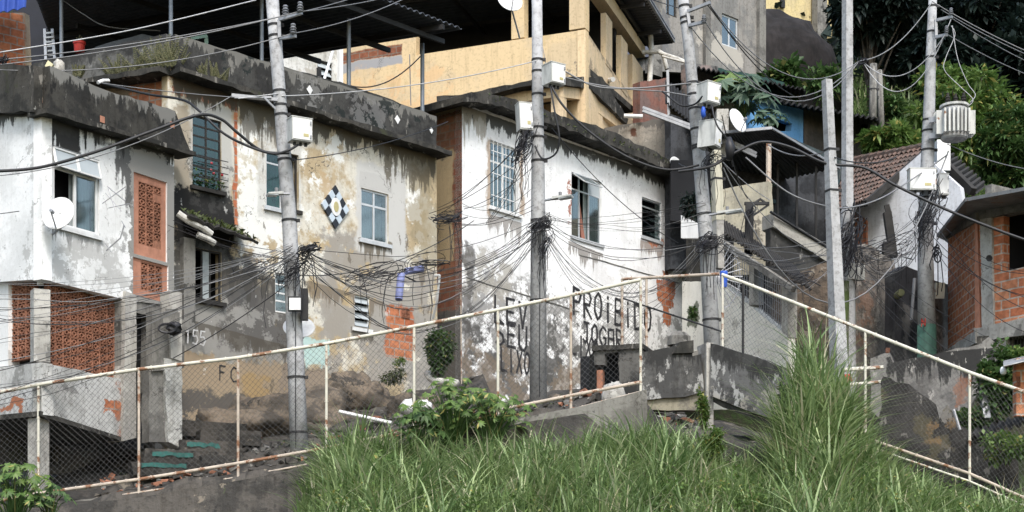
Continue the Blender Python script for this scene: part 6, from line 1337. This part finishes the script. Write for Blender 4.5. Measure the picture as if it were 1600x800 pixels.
tangle('dense matted cables swallowing the slim greenish post',1328,375,30.7,26,24,50,.013,16)
tangle('dense matted cables under the wide box of the transformer pole',1447,330,30.1,24,24,40,.009,12)
tangle('dark cable mat between slim post and transformer pole before the white gable',1392,390,30.6,14,50,22,.008,6)
tangle('cable bundle end hanging right of the transformer pole',1463,392,30.0,10,5,14,.014,3)
tangle('small wire knot at the corner of the two houses',700,340,29.2,16,24,10,.009,6)
tangle('wire knot at the top left insulators by the edge',5,95,24.5,10,8,6,.01,0)
tangle('black cable knot on the iron bracket post',1172,330,33.8,10,10,14,.012,6)
tangle('wire knot at the junction of the high lines',1345,97,31,8,7,6,.01,0)
tangle('snarl of wires fanning behind the fence at the barred shed',1255,435,29,10,25,10,.008,3)
# ================================================================= vegetation
def rv(): 
    while True:
        v=Vector((U(-1,1),U(-1,1),U(-1,1)))
        if .05<v.length<1: return v
def leafq(m,c,d,L,w,droop=.3):
    d=d.normalized(); s=d.cross(Vector((U(-.4,.4),U(-.4,.4),1))).normalized()*w/2; e=c+d*L-Vector((0,0,droop*L)); q=c+d*L*.5-Vector((0,0,droop*L*.2))
    m.add([c,q-s,e,q+s],[(0,1,2,3)])
def clump(m,c,rx,ry,rz,n,L,w,hollow=.45):
    for i in range(n):
        v=rv(); k=hollow+(1-hollow)*R(); v=v.normalized()*k
        p=c+Vector((v.x*rx,v.y*ry,v.z*rz)); d=(v*.8+rv()*.7+Vector((0,0,.15))); leafq(m,p,d,L*U(.6,1.3),w*U(.7,1.2),U(.1,.5))
def bush(label,x,y,Y,rx,rz,n,L,w,mat,cat='bush',name='bush',nc=9,ry=None,stem=True):
    k=Y/F; RX=rx*k; RZ=rz*k; RY=ry or RX*.8; c=P(x,y,Y); t=thing(name,label,cat,c-Vector((0,0,RZ)))
    m=MB()
    for i in range(nc):
        v=rv(); cc=c+Vector((v.x*RX*.7,v.y*RY*.6,v.z*RZ*.7)); s=U(.3,.6); clump(m,cc,RX*s,RY*s,RZ*s,n//nc,L,w,.2)
    m.build('foliage',M[mat],t,uv=False,recalc=False)
    if stem:
        m=MB()
        for i in range(5): e=c+Vector((U(-.6,.6)*RX,U(-.5,.5)*RY,U(-.2,.5)*RZ)); m.tube([c-Vector((U(-.1,.1)*RX,0,RZ)),c.lerp(e,.4)-Vector((0,0,RZ*.4)),e],[.02,.014,.006],5)
        m.build('stem',M['bark'],t)
    return t
def palmate(label,x,y,Y,n,h_,spread,ls,mat='leafl',cat='plant',name='leafy_plant'):
    b=P(x,y,Y); t=thing(name,label,cat,b); st=MB(); lf=MB()
    for i in range(n):
        a=U(0,6.28); q=U(.2,1); e=b+Vector((math.cos(a)*spread*q,math.sin(a)*spread*q*.7,h_*U(.5,1.05)*(1.1-.35*q)))
        st.tube([b+Vector((U(-.08,.08),0,0)),b.lerp(e,.5)+Vector((0,0,h_*.15)),e],[.009,.007,.004],4,False)
        k=random.choice((5,7,7)); nrm=Vector((math.cos(a)*.5,math.sin(a)*.5-.35,.8)).normalized(); u=nrm.orthogonal().normalized(); w_=nrm.cross(u); s=ls*U(.6,1.2); ro=U(0,6)
        for j in range(k):
            an=ro+(j-(k-1)/2)*.62; d=u*math.cos(an)+w_*math.sin(an)-nrm*.25; sd=nrm.cross(d).normalized()*s*.17
            p=e; lf.add([p,p+d*s*.5-sd-nrm*.01,p+d*s-nrm*s*.15,p+d*s*.5+sd-nrm*.01],[(0,1,2,3)])
    st.build('stems',M['leafm'],t,uv=False,recalc=False); lf.build('leaves',M[mat],t,uv=False,recalc=False)
def fern(label,x,y,Y,n,h_,grp,mat='fern'):
    b=P(x,y,Y); m=MB()
    for i in range(n):
        a=U(-.9,.9); d=Vector((math.sin(a)*.6+U(-.2,.2),-.25+U(-.15,.15),math.cos(a)*.9)).normalized(); L=h_*U(.6,1.1); s=b+Vector((U(-.06,.06),0,0))
        m.tube([s,s+d*L],.004,3,False)
        for k in range(12):
            p=s+d*L*(k+1)/13; q=L*.16*(1.15-k/13)
            for sg in (-1,1):
                e=p+Vector((sg*q,U(-.01,.01),q*.55)); m.add([p,p+(e-p)*.5+Vector((0,0,.012)),e,p+(e-p)*.5-Vector((0,0,.012))],[(0,1,2,3)])
    m.build('fern',M[mat],None,label=label,cat='fern',group=grp,uv=False,recalc=False)
YG=lambda x: A2.Y(x)-.16
for i,(x,y,h_) in enumerate([(118,122,.25),(128,121,.22),(172,124,.3),(183,124,.42),(196,120,.3),(216,115,.42),(232,113,.3),(246,108,.5),(257,106,.5),(266,105,.4),(276,106,.55)]):
    fern('%s fern sprouting from the grey parapet ledge, %s'%(('brownish low','brownish low','thin','bushy olive','thin','upright','small','tall bushy','tall bushy','short','tall corner')[i],('beside the yellow block','right of the white lump','above the roof pipe elbow','midway along the left ledge','right of the bushy olive one','just left of the two tall ones','low between upright and tall ferns','left one of the tall pair','right one of the tall pair','tucked behind the corner','at the very corner')[i]),x,y,YG(x) if x<267 else 27.35,9,h_,'ferns on the grey parapet')
for i,(x,y,h_) in enumerate([(319,122,.32),(330,127,.3),(337,129,.34),(346,133,.26)]):
    fern('small olive fern on the black parapet, %s'%('first from the corner','second from the corner','third and tallest','fourth, right of the others')[i],x,y,B2.Y(x)-.2,6,h_,'ferns on the black parapet')
bush('dense dark green bush hanging beside the ochre house corner, above the bent pipe',684,553,28.6,26,42,4200,.085,.045,'leafm',nc=16)
bush('moss and fern patch on the rock below the brick patch',612,588,29.8,26,16,700,.06,.03,'moss',stem=False,cat='moss',name='moss_patch')
bush('small green tuft on top of the rock below the brick patch',624,566,30.4,12,8,300,.05,.025,'leafl',stem=False,cat='moss',name='moss_patch')
bush('small weed on the rock left of the leaning pole foot',421,648,28.0,9,9,150,.06,.03,'leafm',stem=False,cat='weed',name='weed')
bush('bright yellow green round shrub in the tall grass under the overhanging slab',1113,690,23.2,26,24,1500,.06,.03,'leafl')
bush('light green climbing weed on the pillar below the black parapets',1098,640,24.8,9,48,700,.07,.04,'leafl',cat='climbing plant',name='climbing_plant')
bush('climbing vine at the lower end of the overhanging slab',1222,640,24.4,12,48,700,.08,.05,'leafm',cat='climbing plant',name='climbing_plant')
bush('broad ivy mass left of the small brick shed',1560,600,26.6,38,62,2600,.11,.08,'leafm',cat='ivy',name='ivy')
bush('leafy ivy skirt spreading behind the right fence post',1510,662,26.4,34,28,1100,.1,.07,'leafm',cat='ivy',name='ivy')
bush('light green shrub at the lower right edge under the fibre roof',1575,700,24.9,40,32,1500,.09,.06,'leafl')
bush('ivy top hanging over the metal roof of the brick shed',1585,555,26.8,26,16,700,.09,.06,'leafl',cat='ivy',name='ivy')
bush('small climbing tuft on the whitewashed shed left of the third pole',1082,490,33.4,6,15,200,.08,.05,'leafm',stem=False,cat='climbing plant',name='climbing_plant')
bush('dark shrub in the gap between graffiti house and third pole',1082,318,33.6,22,26,700,.12,.06,'leafd')
bush('green sprig between the third pole and the cream post',1116,330,30.4,10,26,200,.14,.05,'leafl')
palmate('blue green papaya like plant on the roof right of the upper meter box',1160,185,38.5,46,1.0,1.0,.34,'leafb')
palmate('bright leaved plant peeping over the meter box below the green boarding',1135,150,39,22,.5,.8,.3,'leafl')
palmate('small blue green plant above the carport edge',1200,208,38.0,18,.6,.45,.26,'leafb')
palmate('large leafy castor plant at the lower left corner of the picture',22,830,23.2,80,1.0,.6,.12,'leafl')
palmate('leafy plant low behind the first fence post',78,812,23.4,30,.5,.4,.12,'leafm')
palmate('big leafy plant spreading over the fence rail below the bent pipe',705,700,24.1,130,1.0,.9,.11,'leafl')
palmate('leafy plant right of the big one, in front of the graffiti wall',770,700,24.1,90,.85,.7,.11,'leafl')
palmate('dark low plant between fence post and tall grass',655,715,24.0,50,.75,.45,.16,'leafm')
palmate('low bright plant near the bottom edge at left of centre',600,760,23.0,30,.5,.4,.14,'leafl')
for i,(x,y,n,lab) in enumerate([(740,775,40,'low plant with pinkish red leaves in the grass, left one'),(845,790,46,'flowering weed with crimson blooms at the bottom edge'),(640,785,24,'small reddish weed near the bottom edge')]):
    t=thing('flowering_weed',lab,'flowering plant',P(x,y+25,22.6)); m=MB(); b=P(x,y,22.6); clump(m,b,.35,.3,.22,500,.06,.03,.1); m.build('foliage',M['leafm'],t,uv=False,recalc=False)
    m=MB(); 
    for k in range(n): clump(m,b+Vector((U(-.32,.32),U(-.3,0),U(0,.25))),.02,.02,.03,5,.03,.018,.1)
    m.build('blossom',M['flower' if i==1 else 'leafred'],t,uv=False,recalc=False)
# tall grass in front
def blade(m,b,L,w,lean,az):
    d=Vector((math.cos(az),math.sin(az),0)); s=Vector((-d.y,d.x,0))*w/2; s=(s+Vector((U(-.3,.3),U(-.3,.3),0))*w).normalized()*w/2
    vs=[]; n=5
    for i in range(n+1):
        t=i/n; p=b+Vector((0,0,L*(t-.28*lean*t**2.4)))+d*L*lean*t**2.2*.75; k=(1-t**2.2)*(.75+.5*t)
        if i==n: vs.append(p)
        else: vs+=[p-s*k,p+s*k]
    m.add(vs,[(2*i,2*i+1,2*i+3,2*i+2) for i in range(n-1)]+[(2*n-2,2*n-1,2*n)])
def gden(px): return 1.0
def grass(name,N,fx,hgt,mat,w=(.014,.03),kind='stuff'):
    m=MB(); k=0
    while k<N:
        X,Y=fx()
        px=CX+X/Y*F
        # tufts
        cz=noise.noise(Vector((X*1.7,Y*1.7,5)))
        if R()>.75+cz: continue
        k+=1; b=Vector((X,Y,ground(X,Y)-.03)); L=hgt(px,X,Y)*U(.6,1.3)*(1+.35*cz)
        blade(m,b,L,U(*w),U(.15,1.25) if R()<.8 else U(.9,1.6),U(0,6.283))
    return m.build(name,M[mat],kind=kind,uv=False,recalc=False)
def fxm():
    while True:
        Y=24.25-abs(random.gauss(0,2.0)); 
        if Y<18.4: continue
        X=U(-3.3,8.6)
        px=CX+X/Y*F
        if px<500+U(-40,25): continue
        
        if 1040<px<1212 and Y>22.9 and R()<.3: continue
        return X,Y
def hg(px,X,Y): return interp([(480,.45),(540,.8),(900,.78),(1050,.75),(1190,.6),(1235,1.0),(1300,1.0),(1360,.7),(1600,.55)],px)
random.seed(21)
grass('tall_grass',19000,fxm,hg,'grass',(.012,.03))
def reeds(name,N,per,mat,w,Ls):
    m=MB()
    for i in range(N):
        X,Y=fxm(); px=CX+X/Y*F; h_=hg(px,X,Y)*U(*Ls); b=Vector((X,Y,ground(X,Y)-.03)); a0=U(0,6.28)
        for k in range(per):
            blade(m,b+Vector((U(-.09,.09),U(-.09,.09),0)),h_*U(.55,1.15),U(*w),U(.25,1.5),a0+U(-2.2,2.2))
    return m.build(name,M[mat],kind='stuff',uv=False,recalc=False)
reeds('broad_reeds',420,17,'reed',(.026,.05),(1.0,1.6))
reeds('dry_straw',150,5,'straw',(.008,.016),(1.0,1.7))
m=MB(); 
for (x0,x1,n,h_) in ((185,390,150,.5),(60,190,60,.4),(470,520,240,.7),(1210,1260,200,1.3)):
    for i in range(n):
        px=U(x0,x1); Y=U(23.0,24.1); X=(px-CX)/F*Y; blade(m,Vector((X,Y,ground(X,Y))),h_*U(.6,1.3),U(.012,.024),U(.2,1.3),U(0,6.28))
m.build('edge_grass',M['grass'],kind='stuff',uv=False,recalc=False)
def weeds():
    Y=random.uniform(20.2,24.0); X=U(-2.8,8.2)
    return X,Y
m=MB(); k=0
while k<330:
    X,Y=weeds(); px=CX+X/Y*F
    if px<520: continue
    k+=1; clump(m,Vector((X,Y,ground(X,Y)+U(.15,.6))),.24,.24,.2,30,.075,.04,.1)
m.build('low_weeds',M['leafl'],kind='stuff',uv=False,recalc=False)
# weeds along the retaining wall and rocks
m=MB()
for i in range(120):
    X=U(-6.5,1.5); Y=U(25.2,29.5); clump(m,Vector((X,Y,ground(X,Y)+.05)),.12,.12,.05,9,.05,.025,.1)
m.build('rock_weeds',M['moss'],kind='stuff',uv=False,recalc=False)
# hillside grass, rock and yellow house up there
random.seed(5)
m=MB()
for i in range(9000):
    X=U(12,26); Y=U(45.5,63); b=Vector((X,Y,ground(X,Y))); L=U(.5,1.3); blade(m,b,L,U(.05,.09),U(.2,1.2),U(0,6.28))
m.build('hillside_grass',M['grass'],kind='stuff',uv=False,recalc=False)
m=MB(); c0=P(1168,152,56); m.blob(c0,3.4,2.2,2.95,60,40,.25,.9)
m.v=[tuple(Vector(p)+(Vector(p)-c0).normalized()*(.28*noise.noise(Vector((p[0]*1.6-p[2]*1.2,p[1],p[2]*.3)))+.1*noise.noise(Vector(p)*2.5))) for p in m.v]
m.build('rock_slope',plain('dark_basalt',(.024,.021,.021),.95,var=.7,sc=1.6,bump=.8,dirty=.7),None,label='grooved dark rock slope below the yellow house at the top edge',cat='rock',smooth=True)
WYh=W(1185,60,1300,62); t=thing('hilltop_house','small bright yellow house above the dark rock dome at the top edge','house',(10,61,21))
slab(t,WYh,[(1180,-60),(1300,-60),(1300,62),(1180,45)],surf('hilltop_yellow',(.6,.5,.27),(.52,.44,.26),1),name='wall')
m=MB(); m.wbox(WYh,WYh.u(1266),WYh.u(1281),WYh.z(1266,70),WYh.z(1266,-60),.4,.1); m.build('column',M['conc'],t)
m=MB(); m.wbox(WYh,WYh.u(1218),WYh.u(1224),WYh.z(1218,12),WYh.z(1218,-2),.1,.0); m.build('wall_lamp',M['blackmetal'],t)
# trees
def tree(label,x,y,Y,rx,rz,nc,nl,L,w,mat,seed,trunk=(0,0),name='tree',ry=None,lean=0):
    random.seed(seed); k=Y/F; RX=rx*k; RZ=rz*k; RY=ry or RX*.7; c=P(x,y,Y); b=Vector((c.x+trunk[0],c.y+.3,ground(c.x+trunk[0],c.y)-.2))
    t=thing(name,label,'tree',b); top=c+Vector((0,0,RZ*.1))
    cl=MB(); tr=MB(); tr.tube([b,b.lerp(top,.35)+Vector((.15,0,0)),b.lerp(top,.7),top],[.2,.16,.12,.06],9)
    for i in range(nc):
        v=rv(); v=v.normalized()*(R()**.45)
        cc=c+Vector((v.x*RX,v.y*RY,v.z*RZ)); s=U(.16,.3); clump(cl,cc,RX*s,RY*s,RZ*s*.75,nl,L,w,.35)
        if i%3==0: q=b.lerp(top,U(.4,.95)); tr.tube([q,q.lerp(cc,.5)+Vector((0,0,.1)),cc],[.06,.035,.012],5)
    tr.build('trunk',M['bark'],t,smooth=True); cl.build('crown',M[mat],t,uv=False,recalc=False)
tree('bright green leafy tree behind the transformer',1500,195,44,100,88,70,110,.26,.1,'leafl',3)
tree('bright green tree lobe reaching left over the tile roof',1405,232,42,55,42,32,110,.24,.1,'leafl',4,trunk=(.6,0))
tree('mid green tree filling the right edge above the brick house',1590,235,41,60,80,44,120,.24,.1,'leafm',8)
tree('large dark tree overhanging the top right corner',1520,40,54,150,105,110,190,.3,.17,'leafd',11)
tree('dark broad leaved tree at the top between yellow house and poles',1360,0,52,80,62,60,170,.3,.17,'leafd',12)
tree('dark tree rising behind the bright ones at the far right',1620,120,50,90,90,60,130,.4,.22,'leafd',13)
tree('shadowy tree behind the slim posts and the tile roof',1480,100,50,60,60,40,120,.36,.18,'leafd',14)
bush('wild shrub on the slope in front of the dark rock slope',1225,122,46,38,30,900,.3,.14,'leafm')
bush('shaggy shrub on the slope behind the short pale post',1290,130,48,32,28,600,.3,.1,'leafm')
bush('shrub on the slope right of the slim greenish post',1385,165,47,30,30,600,.28,.1,'leafm')
bush('dark shrub under the slope between blue house and slim post',1330,215,45.5,40,26,700,.28,.14,'leafd')
random.seed(31)
m=MB()
for i in range(420):
    X=U(8,34); Y=U(60,74); clump(m,Vector((X,Y,ground(X,Y)+U(.3,2.0))),1.1,1.0,.8,26,.6,.34,.3)
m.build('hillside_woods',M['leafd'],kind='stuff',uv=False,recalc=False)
# ================================================================= light, world, camera
w=bpy.data.worlds.new('World'); SC.world=w; w.use_nodes=True; nt=w.node_tree; bg=nt.nodes['Background']; sk=nt.nodes.new('ShaderNodeTexSky'); sk.sky_type='NISHITA'; sk.sun_disc=False
EL,AZ=math.radians(52),math.radians(168)
sk.sun_elevation=EL; sk.sun_rotation=AZ; sk.air_density=1.6; sk.dust_density=3; sk.ozone_density=1.0
nt.links.new(sk.outputs[0],bg.inputs[0]); bg.inputs[1].default_value=.15
ld=bpy.data.lights.new('sun','SUN'); ld.energy=1.5; ld.angle=math.radians(14); ld.color=(1,.985,.965)
lo=bpy.data.objects.new('sun',ld); COL.objects.link(lo); lo.location=(-20,-20,40)
dv=Vector((math.sin(AZ)*math.cos(EL),math.cos(AZ)*math.cos(EL),math.sin(EL))); lo.rotation_euler=dv.to_track_quat('Z','Y').to_euler()
cd=bpy.data.cameras.new('camera'); co=bpy.data.objects.new('camera',cd); COL.objects.link(co); co.location=(0,0,0); co.rotation_euler=(math.pi/2,0,0)
cd.sensor_width=36; cd.lens=36*F/1600; cd.shift_y=(HZ-400)/1600; cd.clip_end=600; cd.clip_start=.1; SC.camera=co
SC.view_settings.view_transform='Standard'; SC.view_settings.look='None'; SC.view_settings.gamma=1; SC.view_settings.exposure=EXPO
try: SC.cycles.use_denoising=True; SC.cycles.max_bounces=6; SC.cycles.transparent_max_bounces=12
except Exception: pass
